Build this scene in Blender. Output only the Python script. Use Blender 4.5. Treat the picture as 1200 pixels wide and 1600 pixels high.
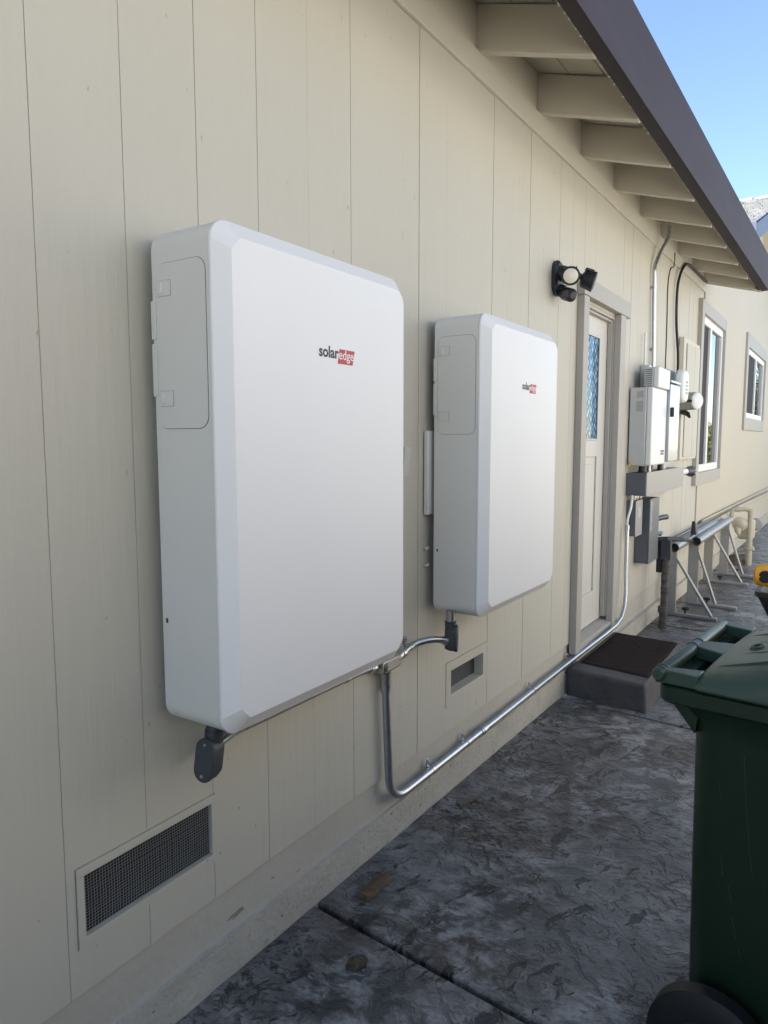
import bpy, bmesh, math, random
from mathutils import Vector, Matrix, noise
random.seed(7)
S = bpy.context.scene
C = S.collection
R = math.radians
for o in list(bpy.data.objects):
    bpy.data.objects.remove(o)

# ------------------------------------------------------------------ camera
cam_d = bpy.data.cameras.new('camera')
cam = bpy.data.objects.new('camera', cam_d); C.objects.link(cam)
yaw, pitch, roll = 0.578244, -0.100119, -0.000869
fw = Vector((-math.sin(yaw)*math.cos(pitch), math.cos(yaw)*math.cos(pitch), math.sin(pitch)))
r0 = Vector((math.cos(yaw), math.sin(yaw), 0)); u0 = r0.cross(fw)
rr = r0*math.cos(roll)+u0*math.sin(roll); uu = -r0*math.sin(roll)+u0*math.cos(roll)
M = Matrix.Identity(4)
for i in range(3):
    M[i][0] = rr[i]; M[i][1] = uu[i]; M[i][2] = -fw[i]
M[0][3], M[1][3], M[2][3] = 1.4575, 0.0, 1.60
cam.matrix_world = M
cam_d.sensor_fit = 'VERTICAL'; cam_d.sensor_height = 24.0
cam_d.lens = 1112.886/1600*24.0
cam_d.clip_start = 0.02; cam_d.clip_end = 400
S.camera = cam

# ------------------------------------------------------------------ sky, sun, exposure
SUN_EL, SUN_DIR = R(41), Vector((-0.80, -0.60, 0)).normalized()      # towards the sun, horizontally
w = bpy.data.worlds.new('World'); S.world = w; w.use_nodes = True
nt = w.node_tree; bg = nt.nodes['Background']
sk = nt.nodes.new('ShaderNodeTexSky'); sk.sky_type = 'NISHITA'; sk.sun_disc = False
sk.sun_elevation = SUN_EL
sk.sun_rotation = math.atan2(SUN_DIR.x, SUN_DIR.y)
sk.air_density = 0.9; sk.dust_density = 0.2; sk.ozone_density = 1.5
nt.links.new(sk.outputs[0], bg.inputs[0]); bg.inputs[1].default_value = 0.10
sun_d = bpy.data.lights.new('sun', 'SUN'); sun_d.energy = 5.0; sun_d.angle = R(0.5); sun_d.color = (1, .95, .87)
sun = bpy.data.objects.new('sun', sun_d); C.objects.link(sun)
tos = Vector((SUN_DIR.x*math.cos(SUN_EL), SUN_DIR.y*math.cos(SUN_EL), math.sin(SUN_EL)))
sun.rotation_euler = tos.to_track_quat('Z', 'Y').to_euler(); sun.location = (-6, -4, 12)
S.view_settings.view_transform = 'Standard'; S.view_settings.look = 'None'
S.view_settings.gamma = 1; S.view_settings.use_curve_mapping = False
S.view_settings.exposure = 1.82

# ------------------------------------------------------------------ materials
def mat(name, col, rough=.6, metal=0.0, spec=.5, bump=None, vary=None, speck=None, coat=0.0):
    """bump=(scale xyz, detail, strength, distance)   vary=(scale xyz, amount, second colour)"""
    m = bpy.data.materials.new(name); m.use_nodes = True
    n = m.node_tree; b = n.nodes['Principled BSDF']
    b.inputs['Base Color'].default_value = (*col, 1); b.inputs['Roughness'].default_value = rough
    b.inputs['Metallic'].default_value = metal; b.inputs['Specular IOR Level'].default_value = spec
    if coat: b.inputs['Coat Weight'].default_value = coat; b.inputs['Coat Roughness'].default_value = .08
    geo = n.nodes.new('ShaderNodeNewGeometry') if (bump or vary or speck) else None
    def tex(scale, detail=4, dist=0.0, rg=.55):
        mp = n.nodes.new('ShaderNodeMapping'); mp.inputs['Scale'].default_value = scale
        n.links.new(geo.outputs['Position'], mp.inputs['Vector'])
        t = n.nodes.new('ShaderNodeTexNoise'); t.inputs['Scale'].default_value = 1; t.inputs['Detail'].default_value = detail
        t.inputs['Distortion'].default_value = dist; t.inputs['Roughness'].default_value = rg
        n.links.new(mp.outputs[0], t.inputs['Vector']); return t.outputs[0]
    colout = None
    if vary:
        t = tex(vary[0], 5)
        rp = n.nodes.new('ShaderNodeMapRange'); rp.inputs[1].default_value = .35; rp.inputs[2].default_value = .68
        rp.inputs[4].default_value = vary[1]; n.links.new(t, rp.inputs[0])
        mx = n.nodes.new('ShaderNodeMix'); mx.data_type = 'RGBA'
        mx.inputs[6].default_value = (*col, 1); mx.inputs[7].default_value = (*vary[2], 1)
        n.links.new(rp.outputs[0], mx.inputs[0]); colout = mx.outputs[2]
    if speck:            # (scale xyz, threshold, colour)
        t = tex(speck[0], 2)
        rp = n.nodes.new('ShaderNodeMapRange'); rp.inputs[1].default_value = speck[1]; rp.inputs[2].default_value = speck[1]+.03
        rp.inputs[4].default_value = speck[3] if len(speck) > 3 else .8
        n.links.new(t, rp.inputs[0])
        mx = n.nodes.new('ShaderNodeMix'); mx.data_type = 'RGBA'
        if colout: n.links.new(colout, mx.inputs[6])
        else: mx.inputs[6].default_value = (*col, 1)
        mx.inputs[7].default_value = (*speck[2], 1); n.links.new(rp.outputs[0], mx.inputs[0]); colout = mx.outputs[2]
    if colout: n.links.new(colout, b.inputs['Base Color'])
    if bump:
        t = tex(bump[0], bump[1])
        bp = n.nodes.new('ShaderNodeBump'); bp.inputs['Strength'].default_value = bump[2]; bp.inputs['Distance'].default_value = bump[3]
        n.links.new(t, bp.inputs['Height']); n.links.new(bp.outputs[0], b.inputs['Normal'])
    return m

CREAM = (.53, .503, .425)
M_SIDE = mat('siding_paint', CREAM, .62, bump=((34, 34, 3.2), 8, .5, .006), vary=((1.3, 1.3, .6), .5, (.485, .458, .385)),
             speck=((48, 48, 20), .725, (.27, .24, .185), .6))
M_TRIMC = mat('cream_trim_paint', (.60, .565, .48), .6, bump=((6, 3, 40), 4, .2, .002), vary=((2, 2, 2), .35, (.54, .50, .42)))
M_FOUND = mat('painted_foundation', (.49, .46, .39), .75, bump=((40, 40, 50), 7, .6, .012), vary=((7, 7, 9), .7, (.40, .375, .32)),
              speck=((52, 30, 46), .685, (.10, .09, .075), .85))
M_FOUNDSM = mat('painted_foundation_skim', (.49, .46, .39), .7, bump=((30, 30, 30), 6, .5, .008), vary=((3, 2, 4), .5, (.43, .395, .325)),
              speck=((26, 9, 30), .72, (.14, .12, .10), .7))
M_TRIM = mat('grey_trim_paint', (.40, .375, .335), .55, bump=((20, 20, 3), 4, .2, .002), vary=((2, 2, 1), .3, (.36, .335, .30)))
M_DOOR = mat('door_paint', (.58, .56, .51), .5, bump=((20, 20, 2), 4, .15, .002))
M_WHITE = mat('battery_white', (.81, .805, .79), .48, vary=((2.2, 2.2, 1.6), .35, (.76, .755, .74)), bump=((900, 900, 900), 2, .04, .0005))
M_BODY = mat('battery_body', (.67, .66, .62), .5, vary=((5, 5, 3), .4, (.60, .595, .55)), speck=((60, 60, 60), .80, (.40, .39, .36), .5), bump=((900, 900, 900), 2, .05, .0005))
M_SEAM = mat('dark_seam', (.06, .06, .055), .8)
M_RED = mat('logo_red', (.50, .035, .05), .5)
M_INK = mat('logo_ink', (.022, .025, .035), .5)
M_LWHITE = mat('logo_white', (.8, .8, .8), .5)
M_STEEL = mat('galvanised_steel', (.54, .56, .59), .33, 1.0, bump=((60, 60, 60), 4, .12, .002), vary=((30, 30, 30), .5, (.42, .44, .47)))
M_STEELD = mat('dull_steel', (.40, .41, .43), .38, 1.0, bump=((70, 70, 70), 4, .15, .002))
M_ZINC = mat('zinc_fitting', (.50, .48, .45), .35, 1.0, bump=((90, 90, 90), 3, .2, .003))
M_ALU = mat('aluminium', (.34, .335, .33), .42, .75, bump=((50, 4, 50), 3, .08, .002), vary=((8, 8, 8), .4, (.26, .26, .26)))
M_POST = mat('bench_post', (.36, .35, .33), .45, .25, vary=((8, 8, 8), .4, (.29, .28, .265)))
M_DGREY = mat('dark_grey_plastic', (.045, .05, .058), .5, bump=((300, 300, 300), 2, .1, .001))
M_GBOX = mat('grey_enamel', (.095, .105, .12), .42, bump=((200, 200, 200), 2, .05, .001), vary=((6, 6, 6), .2, (.08, .09, .105)))
M_GBOXL = mat('grey_enamel_lit', (.31, .30, .285), .4, bump=((200, 200, 200), 2, .05, .001))  # paler copy of the grey enamel, front-face light put in the colour
M_BLACK = mat('black_plastic', (.018, .018, .022), .45)
M_BLACKC = mat('black_cable', (.015, .014, .014), .5)
M_INVW = mat('inverter_white', (.72, .72, .71), .4)
M_INVS = mat('inverter_side', (.52, .53, .54), .35, .25)
M_GLOSS = mat('glossy_grey_cover', (.40, .43, .47), .22, .35, coat=.3)
M_LABEL = mat('label_grey', (.25, .25, .25), .6, vary=((260, 260, 340), .8, (.55, .55, .55)))
M_LABELW = mat('label_white', (.7, .7, .7), .6, vary=((200, 240, 300), .9, (.15, .15, .16)))
M_VINYL = mat('white_vinyl', (.78, .78, .76), .4)
M_DARKIN = mat('interior_shade', (.02, .02, .022), .8)  # near-black colour stands in for the shade inside vent and windows
M_FASCIA = mat('brown_fascia', (.050, .041, .050), .7, spec=.25, bump=((8, 3, 60), 5, .25, .003), vary=((3, 1, 9), .5, (.036, .026, .031)))
M_CHIP = mat('chipped_edge', (.5, .46, .42), .7)
M_WIRE = mat('painted_wire', (.30, .29, .27), .7)
M_GLASS = None
M_STEP = mat('step_concrete', (.066, .061, .061), .7, bump=((35, 35, 35), 8, .7, .012), vary=((7, 7, 7), .8, (.095, .088, .084)))
M_MAT = mat('doormat_pile', (.028, .021, .017), .95, spec=.1, bump=((180, 180, 180), 4, 1, .012), vary=((60, 60, 60), .7, (.040, .031, .026)))
M_BIN = mat('bin_green', (.010, .026, .013), .38, bump=((260, 260, 260), 3, .12, .002), vary=((4, 4, 4), .35, (.012, .030, .016)),
            speck=((60, 60, 7), .80, (.16, .19, .17), .6))
M_LID = mat('bin_lid_green', (.034, .066, .042), .36, bump=((200, 200, 200), 3, .12, .002), vary=((5, 5, 5), .6, (.05, .085, .065)), speck=((40, 40, 40), .74, (.02, .03, .025), .5))
M_TYRE = mat('wheel_rubber', (.007, .007, .008), .6, bump=((200, 200, 200), 3, .2, .003))
M_YELLOW = mat('yellow_casing', (.72, .38, .02), .4, vary=((40, 40, 40), .5, (.55, .24, .02)))
M_GASP = mat('gas_meter_paint', (.50, .45, .34), .55, bump=((60, 60, 60), 4, .2, .004), vary=((8, 8, 8), .5, (.40, .36, .28)))
M_DEBRIS = mat('leaf_litter', (.07, .05, .035), .9, bump=((80, 80, 80), 5, 1, .02), vary=((40, 40, 40), .9, (.15, .12, .08)))
M_LEAFB = mat('dry_leaf', (.15, .09, .045), .8, bump=((80, 80, 80), 3, .4, .004), vary=((30, 30, 30), .7, (.05, .035, .022)))
M_RUST = mat('wrapped_pole', (.055, .05, .047), .65, bump=((50, 50, 90), 5, .8, .012), vary=((14, 14, 30), .9, (.15, .135, .12)))
M_LENS = mat('lamp_lens', (.75, .75, .73), .25, vary=((25, 25, 25), .5, (.8, .6, .3)))
M_CLEAR = mat('clear_plastic', (.56, .56, .52), .2)
M_SHING = mat('roof_shingle', (.25, .25, .25), .9, bump=((80, 80, 80), 4, .8, .01), vary=((7, 7, 7), .9, (.13, .13, .13)))
M_BLUEB = mat('blue_grey_paint', (.10, .115, .17), .5)
M_WSTUC = mat('wing_wall_paint', (.55, .50, .40), .7, bump=((24, 24, 6), 6, .25, .005), vary=((.7, .7, .7), .4, (.50, .46, .38)))
M_FENCE = mat('fence_wood', (.24, .185, .13), .8, bump=((30, 30, 3), 5, .5, .005), vary=((3, 3, 1), .7, (.18, .14, .10)))
M_BARK = mat('bark', (.12, .09, .065), .9, bump=((20, 20, 6), 5, .8, .02))
M_LEAF1 = mat('leaf_yellow_green', (.16, .17, .035), .6, vary=((2, 2, 2), .9, (.07, .11, .03)))
M_LEAF2 = mat('leaf_dark_green', (.05, .085, .035), .6, vary=((2, 2, 2), .9, (.08, .11, .05)))
M_EARTH = mat('bare_earth', (.34, .29, .215), .95, bump=((12, 12, 12), 6, .6, .03), vary=((1, 1, 1), .8, (.25, .21, .15)))
M_JOINT = mat('joint_dark', (.018, .018, .018), .95)
M_STUC2 = mat('bounce_stucco', (.66, .65, .615), .85, bump=((30, 30, 30), 5, .4, .006))  # wall colour of the unseen house added for bounce light

def mat_glass():
    m = bpy.data.materials.new('window_glass'); m.use_nodes = True
    b = m.node_tree.nodes['Principled BSDF']
    b.inputs['Base Color'].default_value = (.02, .022, .025, 1); b.inputs['Roughness'].default_value = .02
    b.inputs['Specular IOR Level'].default_value = 1.0; b.inputs['IOR'].default_value = 1.9
    return m
M_GLASS = mat_glass()

def mat_pane():        # clear pane of the door
    m = bpy.data.materials.new('door_glass'); m.use_nodes = True; n = m.node_tree
    out = n.nodes['Material Output']; tr = n.nodes.new('ShaderNodeBsdfTransparent'); gl = n.nodes.new('ShaderNodeBsdfGlossy')
    gl.inputs['Roughness'].default_value = .02
    mx = n.nodes.new('ShaderNodeMixShader'); mx.inputs[0].default_value = .07
    n.links.new(tr.outputs[0], mx.inputs[1]); n.links.new(gl.outputs[0], mx.inputs[2])
    n.links.new(mx.outputs[0], out.inputs[0]); return m
M_PANE = mat_pane()

def mat_curtain():
    m = bpy.data.materials.new('blue_curtain'); m.use_nodes = True; n = m.node_tree; b = n.nodes['Principled BSDF']
    b.inputs['Roughness'].default_value = .8
    g = n.nodes.new('ShaderNodeNewGeometry'); mp = n.nodes.new('ShaderNodeMapping'); mp.inputs['Scale'].default_value = (1, 24, 24)
    mp.inputs['Rotation'].default_value = (R(45), 0, 0)
    n.links.new(g.outputs['Position'], mp.inputs[0])
    v = n.nodes.new('ShaderNodeTexVoronoi'); v.inputs['Scale'].default_value = 1; v.inputs['Randomness'].default_value = .35
    n.links.new(mp.outputs[0], v.inputs['Vector'])
    cr = n.nodes.new('ShaderNodeValToRGB'); e = cr.color_ramp.elements
    e[0].position = .22; e[0].color = (.46, .56, .64, 1); e[1].position = .62; e[1].color = (.03, .05, .10, 1)
    k = e.new(.40); k.color = (.10, .30, .50, 1)
    n.links.new(v.outputs['Distance'], cr.inputs[0]); n.links.new(cr.outputs[0], b.inputs['Base Color']); return m
M_CURT = mat_curtain()

def mat_ground():      # stamped, stained concrete
    m = bpy.data.materials.new('stamped_concrete'); m.use_nodes = True; n = m.node_tree; b = n.nodes['Principled BSDF']
    L = n.links.new
    g = n.nodes.new('ShaderNodeNewGeometry')
    def nz(sc, det, dist=0, rg=.55, kind='FBM', rot=0):
        mp = n.nodes.new('ShaderNodeMapping'); mp.inputs['Scale'].default_value = sc; mp.inputs['Rotation'].default_value = (0, 0, rot)
        L(g.outputs['Position'], mp.inputs[0])
        t = n.nodes.new('ShaderNodeTexNoise'); t.noise_type = kind; t.inputs['Scale'].default_value = 1
        t.inputs['Detail'].default_value = det; t.inputs['Distortion'].default_value = dist; t.inputs['Roughness'].default_value = rg
        L(mp.outputs[0], t.inputs['Vector']); return t.outputs[0]
    def ramp(x, a, c, lo=0., hi=1.):
        r = n.nodes.new('ShaderNodeMapRange'); r.inputs[1].default_value = a; r.inputs[2].default_value = c
        r.inputs[3].default_value = lo; r.inputs[4].default_value = hi; L(x, r.inputs[0]); return r.outputs[0]
    def op(o, x, y):
        k = n.nodes.new('ShaderNodeMath'); k.operation = o
        for i, q in enumerate((x, y)):
            if isinstance(q, (int, float)): k.inputs[i].default_value = q
            else: L(q, k.inputs[i])
        return k.outputs[0]
    def mix(f, a, c):
        k = n.nodes.new('ShaderNodeMix'); k.data_type = 'RGBA'; L(f, k.inputs[0])
        for i, q in ((6, a), (7, c)):
            if isinstance(q, tuple): k.inputs[i].default_value = (*q, 1)
            else: L(q, k.inputs[i])
        return k.outputs[2]
    # warped coordinates, so that strokes bend like pressed slate
    wn = n.nodes.new('ShaderNodeTexNoise'); wn.inputs['Scale'].default_value = 4.2; wn.inputs['Detail'].default_value = 4
    L(g.outputs['Position'], wn.inputs['Vector'])
    vs_ = n.nodes.new('ShaderNodeVectorMath'); vs_.operation = 'MULTIPLY_ADD'; vs_.inputs[1].default_value = (.16, .16, 0); L(wn.outputs['Color'], vs_.inputs[0]); L(g.outputs['Position'], vs_.inputs[2])
    def st(sc, rot, det=5, rg=.6):
        mp = n.nodes.new('ShaderNodeMapping'); mp.inputs['Rotation'].default_value = (0, 0, rot); mp.vector_type = 'TEXTURE'
        mp.inputs['Scale'].default_value = (1/sc[0], 1/sc[1], 1)
        L(vs_.outputs[0], mp.inputs[0])
        t = n.nodes.new('ShaderNodeTexNoise'); t.inputs['Scale'].default_value = 1; t.inputs['Detail'].default_value = det; t.inputs['Roughness'].default_value = rg
        L(mp.outputs[0], t.inputs['Vector']); return t.outputs[0]
    def mixv(f, a, c): return op('ADD', op('MULTIPLY', a, op('SUBTRACT', 1, f)), op('MULTIPLY', c, f))
    s1 = st((9, 23), .5, 4); s2 = st((11, 27), -.8, 4); s3 = st((4.5, 13), 1.3, 6, .68); s4 = st((22, 50), .2, 3)
    sel = ramp(nz((2.6, 2.4, 2), 3, .3), .46, .54)
    s12 = mixv(sel, s1, s2)
    gate = ramp(nz((2.3, 2.1, 2), 5, .3, rot=1), .40, .60)
    d1 = ramp(s12, .545, .60); d2 = ramp(s3, .585, .615); d3 = op('MULTIPLY', ramp(s4, .55, .62), gate)
    cr = op('MAXIMUM', op('MAXIMUM', op('MULTIPLY', d1, op('ADD', op('MULTIPLY', gate, .75), .25)), d2), op('MULTIPLY', d3, .8))
    big = nz((1.5, 1.3, 1.3), 7, .3, .62); med = nz((8, 9, 8), 8, .3, .68); fine = nz((60, 60, 60), 6, 0, .65)
    li = op('MULTIPLY', ramp(med, .44, .60), ramp(nz((2.2, 1.9, 2), 5, .3, rot=.7), .40, .58, .08, .95))
    base = mix(ramp(big, .42, .58), (.068, .067, .062), (.182, .180, .168))
    base = mix(ramp(nz((1.1, 1.3, 1), 5, .3, rot=2), .44, .62, 0, .8), base, (.110, .088, .070))
    base = mix(li, base, (.37, .355, .335))
    base = mix(ramp(fine, .48, .72, 0, .45), base, (.040, .040, .041))
    base = mix(op('MULTIPLY', cr, .85), base, (.020, .020, .022))  # dark strokes: stain in the low spots plus crease shade put in colour
    L(base, b.inputs['Base Color'])
    h = op('ADD', op('ADD', op('MULTIPLY', big, .8), op('MULTIPLY', med, .7)), op('ADD', op('MULTIPLY', cr, -.60), op('MULTIPLY', fine, .13)))
    bp = n.nodes.new('ShaderNodeBump'); bp.inputs['Strength'].default_value = .85; bp.inputs['Distance'].default_value = .022
    L(h, bp.inputs['Height']); L(bp.outputs[0], b.inputs['Normal'])
    L(ramp(med, .3, .7, .55, .34), b.inputs['Roughness'])
    b.inputs['Specular IOR Level'].default_value = .45
    return m
M_GROUND = mat_ground()

# ------------------------------------------------------------------ mesh helpers
class MB:
    def __init__(s): s.v = []; s.f = []; s.sm = []
    def add(s, vs, fs, smooth=False):
        k = len(s.v); s.v += [tuple(v) for v in vs]
        for f in fs: s.f.append(tuple(i+k for i in f)); s.sm.append(smooth)
        return s
    def box(s, x0, x1, y0, y1, z0, z1, T=None):
        vs = [(x, y, z) for x in (x0, x1) for y in (y0, y1) for z in (z0, z1)]
        if T: vs = [T(*v) for v in vs]
        return s.add(vs, [(0, 1, 3, 2), (4, 6, 7, 5), (0, 4, 5, 1), (2, 3, 7, 6), (0, 2, 6, 4), (1, 5, 7, 3)])
    def hexa(s, lo, hi):     # two quads, lower and upper
        return s.add(list(lo)+list(hi), [(3, 2, 1, 0), (4, 5, 6, 7), (0, 1, 5, 4), (1, 2, 6, 5), (2, 3, 7, 6), (3, 0, 4, 7)])
    def loft(s, loops, cap0=True, cap1=True, smooth=False):
        n = len(loops[0]); vs = [p for l in loops for p in l]; fs = []
        for k in range(len(loops)-1):
            for i in range(n):
                j = (i+1) % n; fs.append((k*n+i, k*n+j, (k+1)*n+j, (k+1)*n+i))
        if cap0: fs.append(tuple(range(n-1, -1, -1)))
        if cap1: fs.append(tuple((len(loops)-1)*n+i for i in range(n)))
        return s.add(vs, fs, smooth)
    def tube(s, pts, r, n=10, caps=True):
        pts = [Vector(p) for p in pts]; rs = r if isinstance(r, (list, tuple)) else [r]*len(pts)
        loops = []; up = None
        for i, p in enumerate(pts):
            a = pts[max(i-1, 0)]; b = pts[min(i+1, len(pts)-1)]; d = (b-a).normalized()
            if up is None:
                up = Vector((0, 0, 1)) if abs(d.z) < .9 else Vector((1, 0, 0))
            x = d.cross(up).normalized(); y = x.cross(d).normalized(); up = y
            loops.append([p+rs[i]*(math.cos(t)*x+math.sin(t)*y) for t in [2*math.pi*k/n for k in range(n)]])
        return s.loft(loops, caps, caps, True)
    def build(s, name, m, parent=None, bevel=0, seg=2, sharp=38, **props):
        me = bpy.data.meshes.new(name); me.from_pydata(s.v, [], s.f); me.materials.append(m)
        bm = bmesh.new(); bm.from_mesh(me); bmesh.ops.recalc_face_normals(bm, faces=bm.faces); bm.to_mesh(me); bm.free()
        sm = any(s.sm) or bevel > 0
        if sm:
            for p in me.polygons: p.use_smooth = True
            try: me.set_sharp_from_angle(angle=R(sharp))
            except Exception: pass
        o = bpy.data.objects.new(name, me); C.objects.link(o)
        if parent is not None:
            o.parent = parent
            o.matrix_parent_inverse = Matrix.Translation(-Vector(parent.get('org', (0, 0, 0))))
        if bevel:
            b = o.modifiers.new('bevel', 'BEVEL'); b.width = bevel; b.segments = seg; b.limit_method = 'ANGLE'; b.angle_limit = R(30); b.harden_normals = False
        for k, v in props.items(): o[k] = v
        return o

def thing(name, label, cat, loc, group=None):
    o = bpy.data.objects.new(name, None); C.objects.link(o); o.location = loc; o['org'] = tuple(loc); o.empty_display_size = .1
    o['label'] = label; o['category'] = cat
    if group: o['group'] = group
    return o
def tag(o, label, cat, group=None):
    o['label'] = label; o['category'] = cat
    if group: o['group'] = group
    return o
def box(name, m, parent, x0, x1, y0, y1, z0, z1, bevel=0, T=None, **k):
    return MB().box(x0, x1, y0, y1, z0, z1, T).build(name, m, parent, bevel, **k)
def spline(pts, k=6):       # Catmull-Rom through points
    P = [Vector(p) for p in pts]; out = []
    for i in range(len(P)-1):
        a = P[max(i-1, 0)]; b = P[i]; c = P[i+1]; d = P[min(i+2, len(P)-1)]
        for j in range(k):
            t = j/k
            out.append(.5*((2*b)+(c-a)*t+(2*a-5*b+4*c-d)*t*t+(3*b-a-3*c+d)*t**3))
    out.append(P[-1]); return out
def fillet(pts, r, k=8):    # straight runs with round elbows
    P = [Vector(p) for p in pts]; out = [P[0]]
    for i in range(1, len(P)-1):
        a, b, c = P[i-1], P[i], P[i+1]
        d1 = (a-b).normalized(); d2 = (c-b).normalized(); q = min(r, (a-b).length*.49, (c-b).length*.49)
        p1 = b+d1*q; p2 = b+d2*q
        for j in range(k+1):
            t = j/k; out.append((1-t)**2*p1+2*t*(1-t)*b+t*t*p2)
    out.append(P[-1]); return out
def rrect(u0, u1, v0, v1, r, k=6):
    out = []
    for cu, cv, a in ((u1-r, v1-r, 0), (u0+r, v1-r, 90), (u0+r, v0+r, 180), (u1-r, v0+r, 270)):
        for j in range(k+1):
            t = R(a+90*j/k); out.append((cu+r*math.cos(t), cv+r*math.sin(t)))
    return out
def crect(u0, u1, v0, v1, c, k=6):   # rectangle with cut corners, same point count as rrect
    out = []
    q_ = c*1.5
    for j in range(k+1):
        t = R(90*j/k); out.append((u1-q_+q_*math.cos(t), v1-q_+q_*math.sin(t)))
    for a, b in (((u0+c, v1), (u0, v1-c)), ((u0, v0+c), (u0+c, v0)), ((u1-c, v0), (u1, v0+c))):
        for j in range(k+1):
            t = j/k; out.append((a[0]+(b[0]-a[0])*t, a[1]+(b[1]-a[1])*t))
    return out
def rects_minus(y0, y1, z0, z1, holes):
    """boxes covering a rectangle except for the holes"""
    ys = sorted({y0, y1} | {y for h in holes for y in h[:2] if y0 < y < y1}); out = []
    for a, b in zip(ys, ys[1:]):
        mid = (a+b)/2; zz = z0
        for h in sorted([h for h in holes if h[0] < mid < h[1]], key=lambda h: h[2]):
            if h[3] <= z0 or h[2] >= z1: continue
            if h[2] > zz: out.append((a, b, zz, h[2]))
            zz = max(zz, h[3])
        if zz < z1: out.append((a, b, zz, z1))
    return out
def gz(y): return .015-.0136*(y-1.79)

# ------------------------------------------------------------------ ground
g = MB(); ys = [-60, -10, 0, 10, 20, 40, 150]
gv = []; gf = []
for y in ys:
    for x in (-120, 120): gv.append((x, y, gz(min(max(y, -10), 20))-.06))
for i in range(len(ys)-1): gf.append((2*i, 2*i+1, 2*i+3, 2*i+2))
ground = g.add(gv, gf).build('ground', M_EARTH, None, kind='structure')
path = MB(); path.box(-.03, 2.55, -6, 30, 0, 1, lambda x, y, z: (x, y, gz(y)-.055+(.02 if z else -.1)))
path = path.build('path', M_JOINT, None, kind='structure')
# slabs of the stamped path between control joints (the joints run slightly askew to the wall)
jt = [-3.1, -.63, 1.80, 4.255, 6.62, 9.0, 11.4, 13.8, 16.2, 18.6, 21]
for a, b in zip(jt, jt[1:]):
    sk_ = -.09; gap = .010
    top = [(x, y+sk_*x, gz(y)+random.uniform(-.001, .001)*0) for x, y in ((.0, a+gap), (2.5, a+gap), (2.5, b-gap), (.0, b-gap))]
    lo = [(x, y, z-.05) for x, y, z in top]
    MB().hexa(lo, top).build('path_slab', M_GROUND, path, bevel=.008, seg=3)

# ------------------------------------------------------------------ house: walls
house = thing('house', 'cream painted wooden house with open rafter eaves and grooved siding', 'house', (-3, 3, 0))
VENT1 = (.918, 1.353, .405, .605); VENT2 = (2.735, 3.162, .405, .610)
DOOR = (4.50, 5.27, .215, 2.475)
holes = [VENT1, VENT2, DOOR]
SB = .293                                                    # bottom of the siding
edges = [.893+.2275*k for k in range(-13, 35)]; edges[-1] = 8.75
for a, b in zip(edges, edges[1:]):
    if b < -.9: continue
    m_ = MB(); dx = random.uniform(-.0012, .0012); G = random.choice((.0006, .0008, .0010, .0012))
    for r_ in rects_minus(a+G, b-G, SB, 3.30+.011*(a-3), [(h[0]-.002, h[1]+.002, h[2]-.002, h[3]+.002) for h in holes]):
        m_.box(-.0025, dx, *r_)
    m_.build('siding_board', M_SIDE, house)
core = MB()
for r_ in rects_minus(-6, 8.75, .292, 3.62, holes): core.box(-.10, -.003, *r_)
core.build('wall_core', M_SIDE, house)
# foundation: rough upper band and a lower footing that stands a little proud
def rough_band(name, m, x, y0, y1, z0f, z1f, amp, ny, nzv, lipx=0.0):
    vs = []; fs = []
    for i in range(ny+1):
        y = y0+(y1-y0)*i/ny
        za, zb = z0f(y), z1f(y)
        for j in range(nzv+1):
            z = za+(zb-za)*j/nzv
            d = noise.noise(Vector((y*9, z*14, x*50)))*amp+noise.noise(Vector((y*30, z*36, 3)))*amp*.5
            e = amp*.9*noise.noise(Vector((y*6, 1.7, x*30))) if j == nzv else 0
            vs.append((x+d, y, z+e))
    for i in range(ny):
        for j in range(nzv):
            k = i*(nzv+1)+j; fs.append((k, k+nzv+1, k+nzv+2, k+1))
    k0 = len(vs)
    for i in range(ny+1):                                    # top ledge back to the wall
        v = vs[i*(nzv+1)+nzv]; vs.append((-.05, v[1], v[2]+.002))
    for i in range(ny):
        fs.append((i*(nzv+1)+nzv, (i+1)*(nzv+1)+nzv, k0+i+1, k0+i))
    return MB().add(vs, fs, True).build(name, m, house)
rough_band('foundation', M_FOUNDSM, -.013, -2, 8.7, lambda y: .08, lambda y: .297 if not 4.5 < y < 5.27 else .21, .003, 240, 6)
rough_band('footing', M_FOUND, .002, -2, 4.36, lambda y: -.12, lambda y: .150-.004*y, .0055, 300, 9)
rough_band('footing', M_FOUND, .020, 5.45, 17.8, lambda y: -.4, lambda y: .13-.006*y, .006, 200, 8)

# ------------------------------------------------------------------ house: eave
E = .011
def ez(y): return E*(y-3)
box('frieze_board', M_TRIMC, house, 0.0, .018, -3, 8.74, 3.172, 3.282, .003, T=lambda x, y, z: (x, y, z+ez(y)))
for k in range(-6, 9):
    y = 2.964+.717*k; z = ez(y)
    # rafter tail: 4 cm thick, dropping outwards
    lo = [(-.3, y, 3.285+.09+z), (.515, y, 3.125+z), (.515, y+.045, 3.125+z), (-.3, y+.045, 3.375+z)]
    hi = [(-.3, y, 3.575+z), (.515, y, 3.312+z), (.515, y+.045, 3.312+z), (-.3, y+.045, 3.575+z)]
    MB().hexa(lo, hi).build('rafter', M_TRIMC, house, bevel=.003)
    if k < 8:
        MB().box(-.02, .003, y+.047, y+.715, 3.288+z, 3.475+z+.01).build('eave_block', M_TRIMC, house)
def strip(prof0, prof1):
    return MB().loft([prof0, prof1])
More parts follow.
